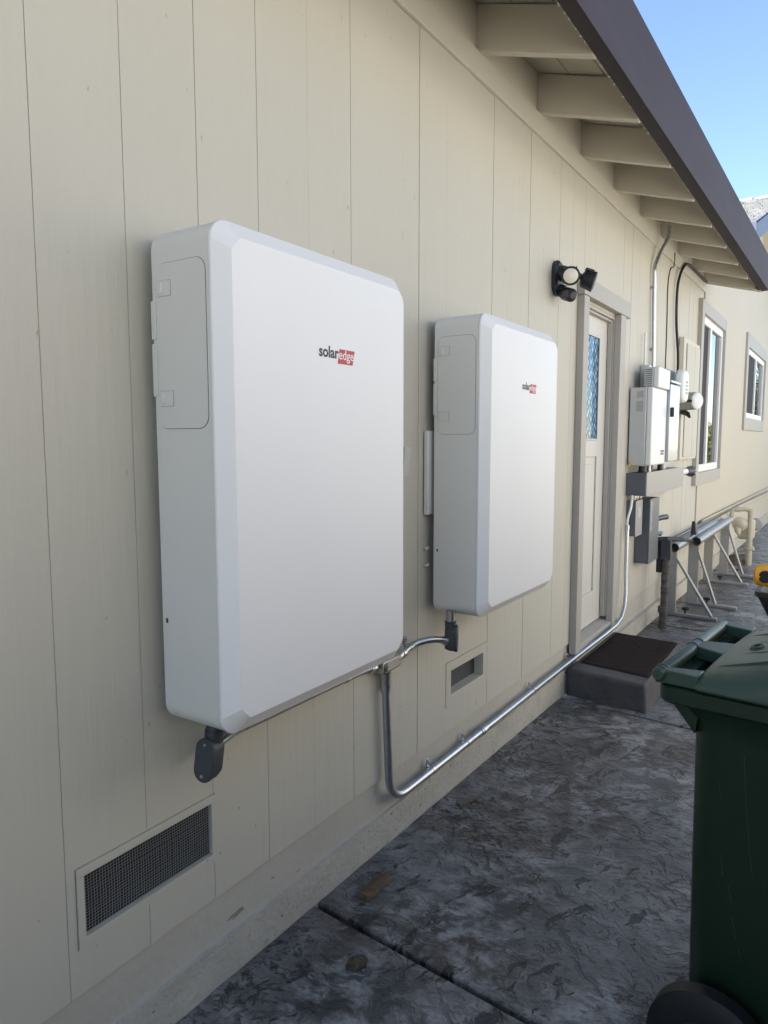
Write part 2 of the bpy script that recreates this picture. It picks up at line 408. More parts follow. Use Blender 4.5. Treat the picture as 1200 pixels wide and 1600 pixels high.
# roof deck underside boards: three long sheets with a dark gap between
def deck_z(x): return 3.478-.283*x
for (xa, xb) in ((-.28, .165), (.169, .343), (.347, .575)):
    p = lambda y: [(xa, y, deck_z(xa)+ez(y)), (xb, y, deck_z(xb)+ez(y)), (xb, y, deck_z(xb)+.02+ez(y)), (xa, y, deck_z(xa)+.02+ez(y))]
    strip(p(-3), p(8.78)).build('deck_board', M_TRIMC, house)
# fascia with its outer face, seen from below
def fas(y):
    xi = .512+.0045*(y-2.55); xo = .600+.0065*(y-4.7)
    zi = 3.130+.0108*(y-2.55); zo = 3.138+.016*(y-4.7); zt = 3.417+.0178*(y-3.15)
    return [(xi, y, zi), (xo, y, zo), (xo+.012, y, zt), (xo-.01, y, zt+.006), (xi, y, zt-.03)]
strip(fas(-3), fas(8.86)).build('fascia', M_FASCIA, house, bevel=.003)
ch = MB()
for i in range(150):                                          # flaking paint along the inner lower edge
    y = 1.6+i*.045+random.uniform(-.02, .02); 
    if random.random() < .35: continue
    q = fas(y)[0]; a = random.uniform(.002, .007)
    ch.box(q[0]-a*.9, q[0]+.001, y, y+random.uniform(.004, .022), q[2]-.003, q[2]+a)
ch.build('paint_flake', M_CHIP, house, kind='stuff')
# roof
def roofz(x, y): return 3.53-.31*x+ez(y)
MB().hexa([(.57, -3.2, 3.342+ez(-3.2)), (.57, 8.85, 3.342+ez(8.85)), (-5, 8.85, roofz(-5, 8.85)), (-5, -3.2, roofz(-5, -3.2))],
          [(.57, -3.2, 3.342+ez(-3.2)+.03), (.57, 8.85, 3.342+ez(8.85)+.03), (-5, 8.85, roofz(-5, 8.85)+.03), (-5, -3.2, roofz(-5, -3.2)+.03)]).build('roof', M_SHING, house)
MB().hexa([(-5.01, -3.2, 5.0), (-5.01, 8.85, 5.13), (-10.5, 8.85, 3.4), (-10.5, -3.2, 3.3)],
          [(-5.01, -3.2, 5.05), (-5.01, 8.85, 5.2), (-10.5, 8.85, 3.45), (-10.5, -3.2, 3.35)]).build('roof', M_SHING, house)
box('end_wall', M_SIDE, house, -10, -.11, -2.9, -2.8, -.1, 3.45)
box('back_wall', M_SIDE, house, -10.1, -10, -2.8, 17.8, -.1, 3.4)
# barge board that closes the end of the eave
yb = 8.75
MB().hexa([(-.0, yb, 3.335), (.56, yb, 3.178), (.56, yb+.03, 3.178), (-.0, yb+.03, 3.335)],
          [(-.0, yb, 3.56), (.56, yb, 3.40), (.56, yb+.03, 3.40), (-.0, yb+.03, 3.56)]).build('barge_board', M_TRIMC, house)

# ------------------------------------------------------------------ house: far wing
RY, RZ, SL = 13.45, 5.50, .345
def wz(y): return RZ-SL*abs(y-RY)
WIN1 = (8.60, 10.17, 1.235, 2.985); WIN2 = (12.66, 15.30, 1.96, 3.06)
ww = MB()
for r_ in rects_minus(8.76, 18.1, -.35, 3.75, [WIN1, WIN2]): ww.box(-.10, .002, *r_)
ww.loft([[(x, 8.76, 3.75), (x, 18.1, 3.75), (x, 18.1, wz(18.1)-.1), (x, RY, RZ-.1), (x, 8.76, wz(8.76)-.1)] for x in (-.10, .002)])
ww.build('wing_wall', M_WSTUC, house)
ws_ = MB()
for r_ in rects_minus(8.765, 18.1, .66, 3.74, [WIN1, WIN2]): ws_.box(.0025, .013, *r_)
ws_.build('wing_siding', M_WSTUC, house)
for s_ in (-1, 1):
    y0 = RY+s_*(6.2 if s_ > 0 else 4.45)
    MB().hexa([(.40, y0, wz(y0)-.06), (.40, RY, RZ-.06), (-6, RY, RZ-.06), (-6, y0, wz(y0)-.06)],
              [(.40, y0, wz(y0)), (.40, RY, RZ), (-6, RY, RZ), (-6, y0, wz(y0))]).build('wing_roof', M_SHING, house)
    n_ = Vector((0, s_*SL, 1)).normalized()
    MB().hexa([(.41, y0, wz(y0)-.20), (.41, RY, RZ-.20), (.46, RY, RZ-.20), (.46, y0, wz(y0)-.20)],
              [(.41, y0, wz(y0)+.02), (.41, RY, RZ+.02), (.46, RY, RZ+.02), (.46, y0, wz(y0)+.02)]).build('rake_board', M_BLUEB, house)
    MB().hexa([(.003, y0, wz(y0)-.22), (.003, RY, RZ-.22), (.41, RY, RZ-.22), (.41, y0, wz(y0)-.22)],
              [(.003, y0, wz(y0)-.065), (.003, RY, RZ-.065), (.41, RY, RZ-.065), (.41, y0, wz(y0)-.065)]).build('soffit_board', M_TRIMC, house)
sh = MB()
for row in range(25):                                         # courses of split shingles, ragged ends
    yy = RY-4.45+row*.18; x = .46
    while x > -3.2:
        wd = random.uniform(.09, .2); t = random.uniform(.008, .03); o_ = random.uniform(-.02, .02)
        y1 = min(yy+.24, RY)
        sh.hexa([(x, yy+o_, wz(yy+o_)+.003), (x-wd, yy+o_, wz(yy+o_)+.003), (x-wd, y1, wz(y1)+.001), (x, y1, wz(y1)+.001)],
                [(x, yy+o_, wz(yy+o_)+.012+t), (x-wd, yy+o_, wz(yy+o_)+.012+t), (x-wd, y1, wz(y1)+.008), (x, y1, wz(y1)+.008)])
        x -= wd+.008
sh.build('shingle_course', M_SHING, house, kind='stuff')
x = .46
while x > -3:
    MB().hexa([(x, RY-.14, RZ-.03), (x-.3, RY-.14, RZ-.03), (x-.3, RY+.14, RZ-.03), (x, RY+.14, RZ-.03)],
              [(x, RY-.03, RZ+.06), (x-.3, RY-.03, RZ+.035), (x-.3, RY+.03, RZ+.035), (x, RY+.03, RZ+.06)]).build('ridge_cap', M_SHING, house)
    x -= .28

def window(y0, y1, z0, z1, ym, cas):
    wn = box('window', M_DARKIN, house, -.30, -.28, y0, y1, z0, z1)
    f = MB(); t = .085
    f.box(-.03, .012, y0, y1, z1-t, z1); f.box(-.03, .012, y0, y1, z0, z0+t)
    f.box(-.03, .0115, y0, y0+t, z0+t, z1-t); f.box(-.03, .0115, y1-t, y1, z0+t, z1-t); f.box(-.03, .009, ym-.05, ym+.05, z0+t, z1-t)
    f.build('window_frame', M_VINYL, wn, .004)
    for a, b, n_ in ((y0+t, ym-.05, 'insect_screen'), (ym+.05, y1-t, 'pane')):
        MB().box(-.022, -.016, a, b, z0+t, z1-t).build(n_, M_GLASS if n_ == 'pane' else mat('screen_mesh', (.022, .020, .021), .8), wn)
    c = MB(); k = cas
    c.box(-.02, .045, y0-k, y0-.002, z0-k, z1+k); c.box(-.02, .045, y1+.002, y1+k*.35, z0-k, z1+k)
    c.box(-.02, .044, y0-.002, y1+.002, z1+.002, z1+k); c.box(-.02, .044, y0-.002, y1+.002, z0-k, z0-.002)
    c.build('window_casing', M_TRIM, wn, .003)
    for a, b in ((y0-.02, y0-.001), (y1+.001, y1+.02)): MB().box(-.28, -.031, a, b, z0, z1).build('window_reveal', M_DARKIN, wn)
window(*WIN1, 9.30, .14)
window(*WIN2, 14.05, .20)

# ------------------------------------------------------------------ house: door
dr = box('door', M_DOOR, house, -.095, -.058, 4.50, 5.27, .285, 2.475)
# stiles, rails and panel stand proud of the door's ground
fr = MB(); X0, X1 = -.0575, -.046
for a, b, c, d in ((4.535, 4.71, .285, 2.45), (5.065, 5.245, .285, 2.45), (4.71, 5.065, 2.315, 2.45), (4.71, 5.065, 1.485, 1.60), (4.71, 5.065, .285, .52)):
    fr.box(X0, X1-random.uniform(0, .0006), a, b, c, d)
fr.build('door_frame', M_DOOR, dr, .003)
MB().box(-.0575, -.051, 4.755, 5.02, .57, 1.435).build('door_panel', M_DOOR, dr, .008)
MB().box(-.0575, -.055, 4.712, 5.063, 1.602, 2.313).build('curtain', M_CURT, dr)
MB().box(-.0525, -.0505, 4.712, 5.063, 1.602, 2.313).build('pane', M_PANE, dr)
bd = MB()
for a, b, c, d in ((4.71, 4.722, 1.60, 2.315), (5.053, 5.065, 1.60, 2.315), (4.722, 5.053, 2.303, 2.315), (4.722, 5.053, 1.60, 1.612)): bd.box(-.050, -.043, a, b, c, d)
bd.build('glazing_bead', M_DOOR, dr, .002)
jm = MB()
jm.box(-.11, .0, 4.501, 4.533, .30, 2.475); jm.box(-.11, .0, 5.247, 5.269, .30, 2.475); jm.box(-.11, .0, 4.533, 5.247, 2.452, 2.475)
jm.box(-.043, -.015, 5.228, 5.246, .30, 2.451); jm.box(-.043, -.015, 4.534, 4.55, .30, 2.451); jm.box(-.043, -.015, 4.55, 5.228, 2.435, 2.451)
jm.build('door_jamb', M_TRIM, house, .002)
cs = MB(); cs.box(.001, .046, 4.415, 4.515, .222, 2.49); cs.box(.001, .046, 5.252, 5.388, .238, 2.49)
cs.build('door_casing', M_TRIM, house, .003)
box('door_casing', M_TRIM, house, .001, .049, 4.405, 5.50, 2.492, 2.60, .003)
MB().hexa([(-.11, 4.51, .20), (.035, 4.517, .20), (.035, 5.25, .20), (-.11, 5.26, .20)], [(-.11, 4.51, .286), (.035, 4.517, .262), (.035, 5.25, .262), (-.11, 5.26, .286)]).build('threshold', M_TRIM, house, .004)
box('sill_board', M_SIDE, house, -.02, .022, 4.52, 5.36, .06, .205, .004)

# ------------------------------------------------------------------ house: foundation vents
def vent_frame(V, iy0, iy1, iz0, iz1, x, dp=.05):
    f = MB(); y0, y1, z0, z1 = V
    for a, b, c, d in ((y0, y1, iz1, z1), (y0, y1, z0, iz0), (y0, iy0, iz0, iz1), (iy1, y1, iz0, iz1)): f.box(-dp, x, a+.001, b-.001, c+.0005, d-.0005)
    return f
v1 = vent_frame(VENT1, .938, 1.338, .430, .582, .003, .012).build('vent', M_SIDE, house)
vb = MB(); vb.box(-.22, -.215, .93, 1.35, .40, .60); vb.box(-.22, -.013, .92, .935, .41, .60); vb.box(-.22, -.013, 1.341, 1.352, .41, .60); vb.box(-.22, -.013, .935, 1.341, .41, .427); vb.box(-.22, -.013, .935, 1.341, .585, .60)
vb.build('vent_shade_box', M_DARKIN, v1)  # blackened lining, painted shade behind the mesh
wm = MB(); q = random.Random(3)
n1, n2 = 50, 19
for i in range(n1):
    y = .940+.396*(i+.5)/n1+q.uniform(-.0006, .0006); wm.tube([(-.006, y, .430), (-.0045, y+q.uniform(-.001, .001), .506), (-.006, y, .582)], .00055, 4, False)
for j in range(n2):
    z = .432+.149*(j+.5)/n2+q.uniform(-.0005, .0005); wm.tube([(-.0045, .938, z), (-.006, 1.14, z+q.uniform(-.001, .001)), (-.0045, 1.338, z)], .00055, 4, False)
wm.build('wire_mesh', M_WIRE, v1, kind='stuff')
v2 = vent_frame(VENT2, 2.782, 3.118, .456, .566, .003).build('vent', M_SIDE, house)
box('vent_screen', mat('vent_screen', (.05, .052, .055), .7, bump=((300, 300, 300), 2, .5, .003)), v2, -.052, -.046, 2.776, 3.124, .452, .572)

# ------------------------------------------------------------------ batteries
def text(s, size, bold, m, name, parent, origin, extr=.0002):
    cu = bpy.data.curves.new(name, 'FONT'); cu.body = s; cu.size = size; cu.offset = bold; cu.extrude = extr; cu.resolution_u = 3
    ob = bpy.data.objects.new(name, cu); C.objects.link(ob)
    bpy.context.view_layer.update()
    me = bpy.data.meshes.new_from_object(ob.evaluated_get(bpy.context.evaluated_depsgraph_get()))
    bpy.data.objects.remove(ob); bpy.data.curves.remove(cu)
    xs = [v.co.x for v in me.vertices]; x0 = min(xs); wd = max(xs)-x0
    return me, x0, wd
def text_obj(s, size, bold, m, name, parent, x, y, z, width):
    me, x0, wd = text(s, size, bold, m, name, parent, None); k = width/wd
    for v in me.vertices: v.co = Vector((x+v.co.z, y+(v.co.x-x0)*k, z+v.co.y))
    me.materials.clear(); me.materials.append(m)
    o = bpy.data.objects.new(name, me); C.objects.link(o); o.parent = parent
    o.matrix_parent_inverse = Matrix.Translation(-Vector(parent['org'])) if 'org' in parent else Matrix.Identity(4)
    return o
BW, BH = .79, 1.179
def battery(Y, Z, label, side_plate):
    t = thing('battery_cabinet', label, 'home battery', (.03, Y+BW/2, Z), 'white battery cabinets on the siding')
    P = lambda x, uv: [(x, Y+a, Z+b) for a, b in uv]; gr = .012
    xs, xc, xf = .042, .238, .2805
    k = 7
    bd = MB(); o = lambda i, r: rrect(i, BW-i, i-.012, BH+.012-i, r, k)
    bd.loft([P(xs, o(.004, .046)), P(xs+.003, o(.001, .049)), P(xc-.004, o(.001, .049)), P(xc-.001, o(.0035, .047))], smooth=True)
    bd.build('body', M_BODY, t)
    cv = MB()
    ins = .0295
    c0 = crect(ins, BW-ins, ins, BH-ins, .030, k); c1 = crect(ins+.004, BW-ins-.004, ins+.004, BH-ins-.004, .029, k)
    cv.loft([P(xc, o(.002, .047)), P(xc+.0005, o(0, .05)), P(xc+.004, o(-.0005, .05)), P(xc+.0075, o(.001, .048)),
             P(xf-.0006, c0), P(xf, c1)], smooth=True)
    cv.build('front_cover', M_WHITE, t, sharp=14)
    # access panel on the near side face
    def side(name, m, x0, x1, z0, z1, r, d0, d1, par, cut=None, bev=0):
        pr = rrect(x0, x1, z0, z1, r, 5)
        return MB().loft([[(a, Y-d0, b) for a, b in pr], [(a, Y-d1, b) for a, b in pr]], smooth=True).build(name, m, par, bev)
    zp0, zp1 = Z+.722, Z+1.108
    side('panel_gap', M_SEAM, .0585, .2265, zp0, zp1, .030, -.003, -.0004, t)
    ap = side('access_panel', M_BODY, .0597, .2253, zp0+.0012, zp1-.0012, .029, -.003, .0010, t)
    for zl in (Z+1.032, Z+.776):
        side('latch_gap', M_SEAM, .0635, .1115, zl-.0005, zl+.0365, .002, 0, .0012, ap)
        lt = side('latch', M_BODY, .0642, .1105, zl+.0002, zl+.0358, .002, 0, .0022, t)
        side('finger_grip', M_BODY, .068, .083, zl+.005, zl+.031, .006, .001, .0055, lt, None, .002)
    for a, b in ((.80, .925), (.935, 1.025)):
        side('hinge_strip', M_BODY, .0405, .0565, Z+a, Z+b, .003, -.004, .0018, t, None, .0008)
    side('screw_hole', M_BLACK, .0585, .0645, Z+.245, Z+.257, .002, -.002, .0006, t)
    # maker's name on the front
    yl, zl = Y+.338, Z+.9155
    sm_ = None
    text_obj('solar', .042, .0011, M_INK, 'logo_word', t, xf+.0004, yl, zl, .086)
    lg = MB().loft([[(x, yl+.081, zl-.0135), (x, yl+.150, zl-.0135), (x, yl+.160, zl+.026), (x, yl+.090, zl+.026)] for x in (xf-.001, xf+.0006)]).build('logo_flag', M_RED, t)
    text_obj('edge', .037, .0002, M_LWHITE, 'logo_word', lg, xf+.0008, yl+.0865, zl-.001, .068)
    # mounting rail behind
    rl = MB(); rl.box(.001, .041, Y+.09, Y+.13, Z+.12, Z+1.08); rl.box(.001, .041, Y+.66, Y+.70, Z+.12, Z+1.08)
    rl.build('wall_rail', M_STEELD, t)
    if side_plate:
        MB().box(.006, .026, Y-.018, Y+.06, Z+.395, Z+.738).build('bracket_flange', M_BODY, t, .004)
        for zz in (.255, .185): MB().tube([(.014, Y+.012, Z+zz), (.014, Y-.012, Z+zz)], .006, 8).build('side_bolt', M_BODY, t)
    else:
        MB().box(.004, .007, Y+BW+.40*0+.415, Y+BW+.455, Z+.53, Z+.67)
    return t
battery(1.155, .9055, 'larger looking near white battery cabinet on the siding beside the mesh vent', False)
battery(2.537, .901, 'second white battery cabinet on the siding, between the first cabinet and the door', True)
tagp = MB().hexa([(.004, 2.36, 1.46), (.004, 2.40, 1.46), (.007, 2.40, 1.46), (.007, 2.36, 1.46)], [(.004, 2.36, 1.575), (.004, 2.415, 1.575), (.016, 2.415, 1.575), (.016, 2.36, 1.575)]).build('plastic_sleeve', M_CLEAR, None)
tag(tagp, 'small translucent plastic flap on the siding between the two white cabinets', 'plastic flap')

# ------------------------------------------------------------------ conduit
def obround(c, ax_u, ax_v, hw, hh, k=8):
    out = []
    for s_, a0 in ((1, 0), (-1, 180)):
        for j in range(k+1):
            t = R(a0+180*j/k); out.append(Vector(c)+Vector(ax_u)*hw*math.cos(t)+Vector(ax_v)*((hh-hw)*s_+hw*math.sin(t)))
    return out
def conduit_body(label, c, n_, tilt, group):
    """oval elbow box, c = centre of its cover, n_ = the way the cover faces"""
    t = thing('conduit_elbow', label, 'conduit fitting', c, group)
    n_ = Vector(n_).normalized(); v = (Vector((0, 0, 1))-n_*n_.z); v = (v.normalized()+n_.cross(v.normalized())*tilt).normalized(); u = v.cross(n_)
    hw, hh = .029, .055; C0 = Vector(c)
    b_ = MB(); b_.loft([obround(C0-n_*.048, u, v, hw*.75, hh*.85), obround(C0-n_*.03, u, v, hw*.95, hh*.97), obround(C0-n_*.006, u, v, hw, hh)], smooth=True)
    b_.tube([C0-n_*.027+v*.03, C0-n_*.027+v*.072], [.022, .024], 14); b_.build('body', M_DGREY, t)
    cv = MB().loft([obround(C0-n_*.005, u, v, hw+.002, hh+.002), obround(C0, u, v, hw+.002, hh+.002), obround(C0+n_*.003, u, v, hw-.001, hh-.001)], smooth=True).build('cover', M_DGREY, t)
    for s_ in (1, -1):
        MB().tube([C0+n_*.001+v*s_*.040, C0+n_*.0055+v*s_*.040], .0042, 8).build('screw', M_STEEL, t)
    return t, C0, u, v, n_
t1, c1_, u1, v1_, n1_ = conduit_body('dark grey oval conduit elbow hanging under the near cabinet', (.136, 1.195, .798), (.10, -.95, .12), -.06, 'grey conduit elbows under the cabinets')
t2, c2_, u2, v2_, n2_ = conduit_body('dark grey conduit elbow under the second cabinet above the small vent', (.152, 2.545, .795), (.93, .35, .0), 0, 'grey conduit elbows under the cabinets')
MB().tube([c2_-n2_*.027+v2_*.07, c2_-n2_*.027+v2_*.115], .020, 14).build('neck', M_STEELD, t2)
MB().tube([c1_-n1_*.027+v1_*.07, c1_-n1_*.027+v1_*.10], .022, 14).build('neck', M_DGREY, t1)

def strap(parent, p, d, r, up):
    """one-hole strap round a pipe at p running along d"""
    p = Vector(p); d = Vector(d).normalized(); u = Vector(up).normalized()
    m_ = MB(); m_.tube([p-d*.009, p+d*.009], r+.0022, 12)
    e = Vector((0, 0, 0)); w_ = d*.009
    a = p+u*(r*.6); b = p+u*(r+.030); back = Vector((-(p.x-.004), 0, 0))
    m_.hexa([a-w_+back, a+w_+back, b+w_+back, b-w_+back], [a-w_+back+Vector((.004, 0, 0)), a+w_+back+Vector((.004, 0, 0)), b+w_+back+Vector((.004, 0, 0)), b-w_+back+Vector((.004, 0, 0))])
    m_.hexa([a-w_+back*.9, a+w_+back*.9, a+w_+back*.9+u*.004, a-w_+back*.9+u*.004], [a-w_, a+w_, a+w_+u*.004, a-w_+u*.004])
    m_.tube([b-u*.012+back+Vector((.004, 0, 0)), b-u*.012+back+Vector((.012, 0, 0))], .006, 8)
    m_.build('strap', M_STEEL, parent, .001)
def coupling(parent, p, d, r, ln=.03, name='coupling'):
    p = Vector(p); d = Vector(d).normalized(); m_ = MB()
    m_.tube([p-d*ln, p-d*ln*.5, p-d*ln*.45, p+d*ln*.45, p+d*ln*.5, p+d*ln], [r+.004, r+.004, r+.007, r+.007, r+.004, r+.004], 12)
    m_.tube([p+Vector((.0, 0, r+.004)), p+Vector((.0, 0, r+.012))], .004, 6)
    return m_.build(name, M_STEEL, parent)
# thin run below the near cabinet
ca = thing('conduit', 'thin grey conduit running along the bottom edge of the near cabinet', 'conduit', (.06, 1.7, .78), 'metal conduits on the wall')
pa = [(0.122, 1.245, 0.8), (0.112, 1.27, 0.808), (0.085, 1.33, 0.8), (0.035, 1.42, 0.7764), (0.018, 1.5319, 0.7656), (0.018, 2.0411, 0.7652), (0.018, 2.1534, 0.758)]
MB().tube(spline(pa, 6), .0095, 10).build('pipe', M_STEELD, ca)
strap(ca, (0.022, 1.4676, 0.7704), (0, 1, 0), .0095, (0, 0, 1)); strap(ca, (0.018, 1.9697, 0.7652), (0, 1, 0), .0095, (0, 0, 1)); coupling(ca, (0.018, 2.133, 0.7591), (0, 1, 0), .009, .018)
# tee
TD = Vector((-0.0270, 0.0418, -0.0160))
te = thing('conduit_tee', 'bare metal conduit tee below the near cabinet where three pipes meet', 'conduit fitting', (.055, 2.17, .77))
tb = MB(); tb.loft([[(.03+.05*0, 2.115, .745), (.078, 2.115, .745), (.078, 2.115, .795), (.03, 2.115, .795)], [(.03, 2.235, .752), (.078, 2.235, .752), (.078, 2.235, .803), (.03, 2.235, .803)]])
tb.build('body', M_ZINC, te, .008, 3)
tc = MB(); tc.box(.0785, .083, 2.128, 2.228, .755, .793, lambda x, y, z: (x, y, z+.06*(y-2.12))); tc.build('cover', M_ZINC, te, .004)
for y in (2.138, 2.218): MB().tube([(.083, y, .776+.06*(y-2.12)), (.0865, y, .776+.06*(y-2.12))], .004, 8).build('screw', M_STEEL, te)
MB().tube([(.055, 2.155, .748), (.055, 2.157, .70)], [.023, .021], 14).build('hub', M_ZINC, te)
MB().tube([(.055, 2.232, .778), (.055, 2.262, .783)], [.020, .019], 14).build('hub', M_ZINC, te)
te.location = Vector(te.location)+TD
# run from the tee to the second cabinet
cb = thing('conduit', 'short bent metal conduit climbing from the tee to the second cabinet', 'conduit', (.08, 2.4, .78), 'metal conduits on the wall')
pb = [(0.028, 2.2984, 0.7673), (0.028, 2.3749, 0.7795), (0.042, 2.4192, 0.7895), (.085, 2.46, .800), (.122, 2.53, .785), (.128, 2.542, .785)]
MB().tube(spline(pb, 8), .0135, 12).build('pipe', M_STEEL, cb)
coupling(cb, (0.028, 2.3188, 0.7703), (0, 1, .1), .0135, .018); coupling(cb, (.117, 2.52, .787), (.45, 1, -.12), .0135, .018); strap(cb, (0.028, 2.38, 0.7805), (0, 1, .1), .0135, (0, 0, 1))
# long run: down, along the footing, past the door and up to the boxes
cc = thing('conduit', 'long shiny metal conduit dropping from the tee and running low past the door', 'conduit', (.055, 3.6, .22), 'metal conduits on the wall')
pc = [(0.028, 2.1985, 0.7031), (0.028, 2.2301, 0.1934), (0.034, 4.272, 0.1984)]
pts = fillet(pc[:3], .12, 10)
pts += [Vector(p) for p in [(.066, 5.0, .226), (.068, 5.28, .232), (.068, 5.42, .258), (.066, 5.52, .325), (.062, 5.565, .42), (.05, 5.585, .60), (.045, 5.60, .92)]]
MB().tube(pts, .0158, 14).build('pipe', M_STEEL, cc)
coupling(cc, (0.028, 2.2006, 0.6725), (0, .05, -1), .0155, .024)
for p_ in [(0.0285, 2.5643, 0.1939), (0.03, 2.8927, 0.1954), (0.033, 3.7201, 0.1984), (0.035, 4.3644, 0.2003)]: strap(cc, p_, (0, 1, 0), .0158, (0, 0, 1))
coupling(cc, (0.0305, 3.0648, 0.1959), (0, 1, 0), .0155, .030)
MB().tube(spline([(.045, 5.60, .92), (.045, 5.605, .99), (.055, 5.655, 1.08), (.06, 5.665, 1.175)], 6), .009, 10).build('flexible_tail', M_VINYL, cc)
coupling(cc, (.045, 5.60, .93), (0, 0, 1), .0125, .02)

# ------------------------------------------------------------------ floodlight
fl = thing('security_floodlight', 'black twin head security floodlight with sensor beside the top of the door', 'floodlight', (0, 4.02, 2.51))
def disc(p0, p1, r0_, r1_, n=20): return MB().tube([p0, p1], [r0_, r1_], n)
b_ = MB(); pr = rrect(3.955, 4.085, 2.415, 2.612, .06, 6)
b_.loft([[(.001, a, b) for a, b in pr], [(.02, a, b) for a, b in pr], [(.032, 4.02+(a-4.02)*.8, 2.513+(b-2.513)*.85) for a, b in pr]], smooth=True)
b_.tube([(.03, 4.02, 2.54), (.065, 4.02, 2.54)], [.045, .038], 16)
b_.tube([(.03, 4.02, 2.45), (.06, 4.02, 2.445)], [.03, .026], 14)
b_.build('back_plate', M_BLACK, fl)
def head(c, d, r, lens):
    c = Vector(c); d = Vector(d).normalized(); x = d.cross(Vector((0, 0, 1))).normalized(); y = x.cross(d)
    h = MB(); h.tube([c-d*.045, c-d*.035, c+d*.0, c+d*.022, c+d*.030], [r*.62, r*.85, r*.95, r*1.03, r*1.03], 20)
    h.tube([c+d*.030, c+d*.018], [r*1.03, r*.86], 20)
    hb = h.build('lamp_head', M_BLACK, fl)
    MB().tube([c+d*.031, c+d*.033], [r*.80, r*.74], 20).build('lens', M_LENS if lens else M_BLACK, hb)
    fi = MB()
    for i in range(-3, 4):
        p = c+x*(i*r*.22)+y*r*.80; wv = x*.0018
        fi.hexa([p-d*.04-wv, p-d*.04+wv, p+d*.015+wv, p+d*.015-wv], [p-d*.035-wv+y*.014, p-d*.035+wv+y*.014, p+d*.012+wv+y*.012, p+d*.012-wv+y*.012])
    fi.build('cooling_fin', M_BLACK, hb, kind='stuff')
head((.108, 3.955, 2.502), (.42, -1, -.12), .050, True)
head((.168, 4.10, 2.498), (.85, .25, -.30), .055, False)
arm = MB(); arm.tube([(.05, 4.02, 2.54), (.085, 3.99, 2.535), (.105, 3.975, 2.515)], .016, 10); arm.tube([(.05, 4.02, 2.54), (.10, 4.06, 2.535), (.15, 4.09, 2.51)], .016, 10)
arm.build('arm', M_BLACK, fl)
sb = MB(); c_ = Vector((.085, 3.99, 2.412)); sb.tube([c_+Vector((-.05, .02, .02)), c_+Vector((-.02, .01, .01)), c_+Vector((.03, -.03, -.012)), c_+Vector((.045, -.04, -.016))], [.022, .037, .037, .02], 12)
sb.build('motion_sensor', M_BLACK, fl)
MB().box(.075, .112, 3.93, 3.962, 2.385, 2.425, lambda x, y, z: (x+(y-3.95)*.3, y, z)).build('sensor_window', M_DGREY, fl, .006)

# ------------------------------------------------------------------ step and mat
st = MB(); za = .152
lo = [(.012, 4.335, -.06), (.525, 4.275, -.06), (.525, 5.345, -.06), (.012, 5.42, -.06)]; hi = [(.012, 4.345, za), (.515, 4.285, za), (.515, 5.335, za), (.012, 5.41, za)]
st.hexa(lo, hi); step = st.build('concrete_step', M_STEP, None, .022, 4)
tag(step, 'low worn concrete step below the door', 'step')
mp_ = MB(); gx, gy = 26, 44; mv = []; mf = []
for i in range(gx+1):
    for j in range(gy+1):
        s_, t_ = i/gx, j/gy
        x = .05+(.50-.05)*s_; y = (4.50-.075*s_)+(5.36-4.50+.03*s_)*t_
        z = za+.010+.003*noise.noise(Vector((x*20, y*20, 0)))
        if i in (0, gx) or j in (0, gy): z = za+.001
        mv.append((x+.004*noise.noise(Vector((x*9, y*9, 5))), y+.006*noise.noise(Vector((x*9, y*9, 9))), z))
for i in range(gx):
    for j in range(gy): k = i*(gy+1)+j; mf.append((k, k+gy+1, k+gy+2, k+1))
tag(mp_.add(mv, mf, True).build('doormat', M_MAT, None), 'dark brown doormat lying on the concrete step', 'doormat')

# ------------------------------------------------------------------ electrical equipment beyond the door
iv = thing('inverter', 'white inverter with a smaller upper unit, mounted right of the door', 'inverter', (0, 5.95, 1.40))
b_ = box('lower_unit', M_INVW, iv, .135, .178, 5.70, 6.20, 1.406, 2.003, .008)
box('lower_casing', M_INVS, iv, .012, .134, 5.69, 6.20, 1.408, 2.002, .004)
u_ = box('upper_unit', M_INVW, iv, .155, .196, 5.80, 6.20, 2.005, 2.165, .008)
box('upper_casing', M_INVS, iv, .085, .154, 5.80, 6.20, 2.005, 2.163, .004)
sl = MB()
for i in range(9): sl.box(.092, .145, 5.7985, 5.8, 2.015+i*.0155, 2.022+i*.0155)
sl.build('vent_slot', M_GBOX, iv, kind='stuff')
box('label', M_LABEL, iv, .062, .112, 5.6885, 5.6898, 1.925, 1.975); box('label', M_LABEL, iv, .060, .110, 5.6885, 5.6898, 1.820, 1.90)
lgm = MB()
for i, (a, b) in enumerate(((6.03, 6.065), (6.075, 6.10), (6.11, 6.15), (6.035, 6.075), (6.085, 6.14))): lgm.box(.1781, .1787, a, b, 1.505-.022*(i > 2), 1.521-.022*(i > 2))
lgm.build('maker_mark', M_INK, iv)
MB().tube([(.178, 5.73, 1.78), (.1795, 5.73, 1.78)], .004, 8).build('screw', M_STEELD, iv)

at = thing('radio_antenna', 'slim white antenna rod on a small grey module beside the inverter', 'antenna', (.02, 6.05, 2.02))
box('module', M_INVS, at, .005, .075, 6.0, 6.10, 2.02, 2.20, .004)
MB().tube([(.03, 6.03, 2.20), (.03, 6.03, 2.215), (.03, 6.03, 2.225), (.03, 6.03, 2.46)], [.016, .016, .010, .009], 10).build('rod', M_VINYL, at)
for z in (2.06, 2.09, 2.12, 2.15): MB().tube([(.04, 5.9995, z), (.04, 5.998, z)], .005, 6).build('indicator', M_BLACK, at)

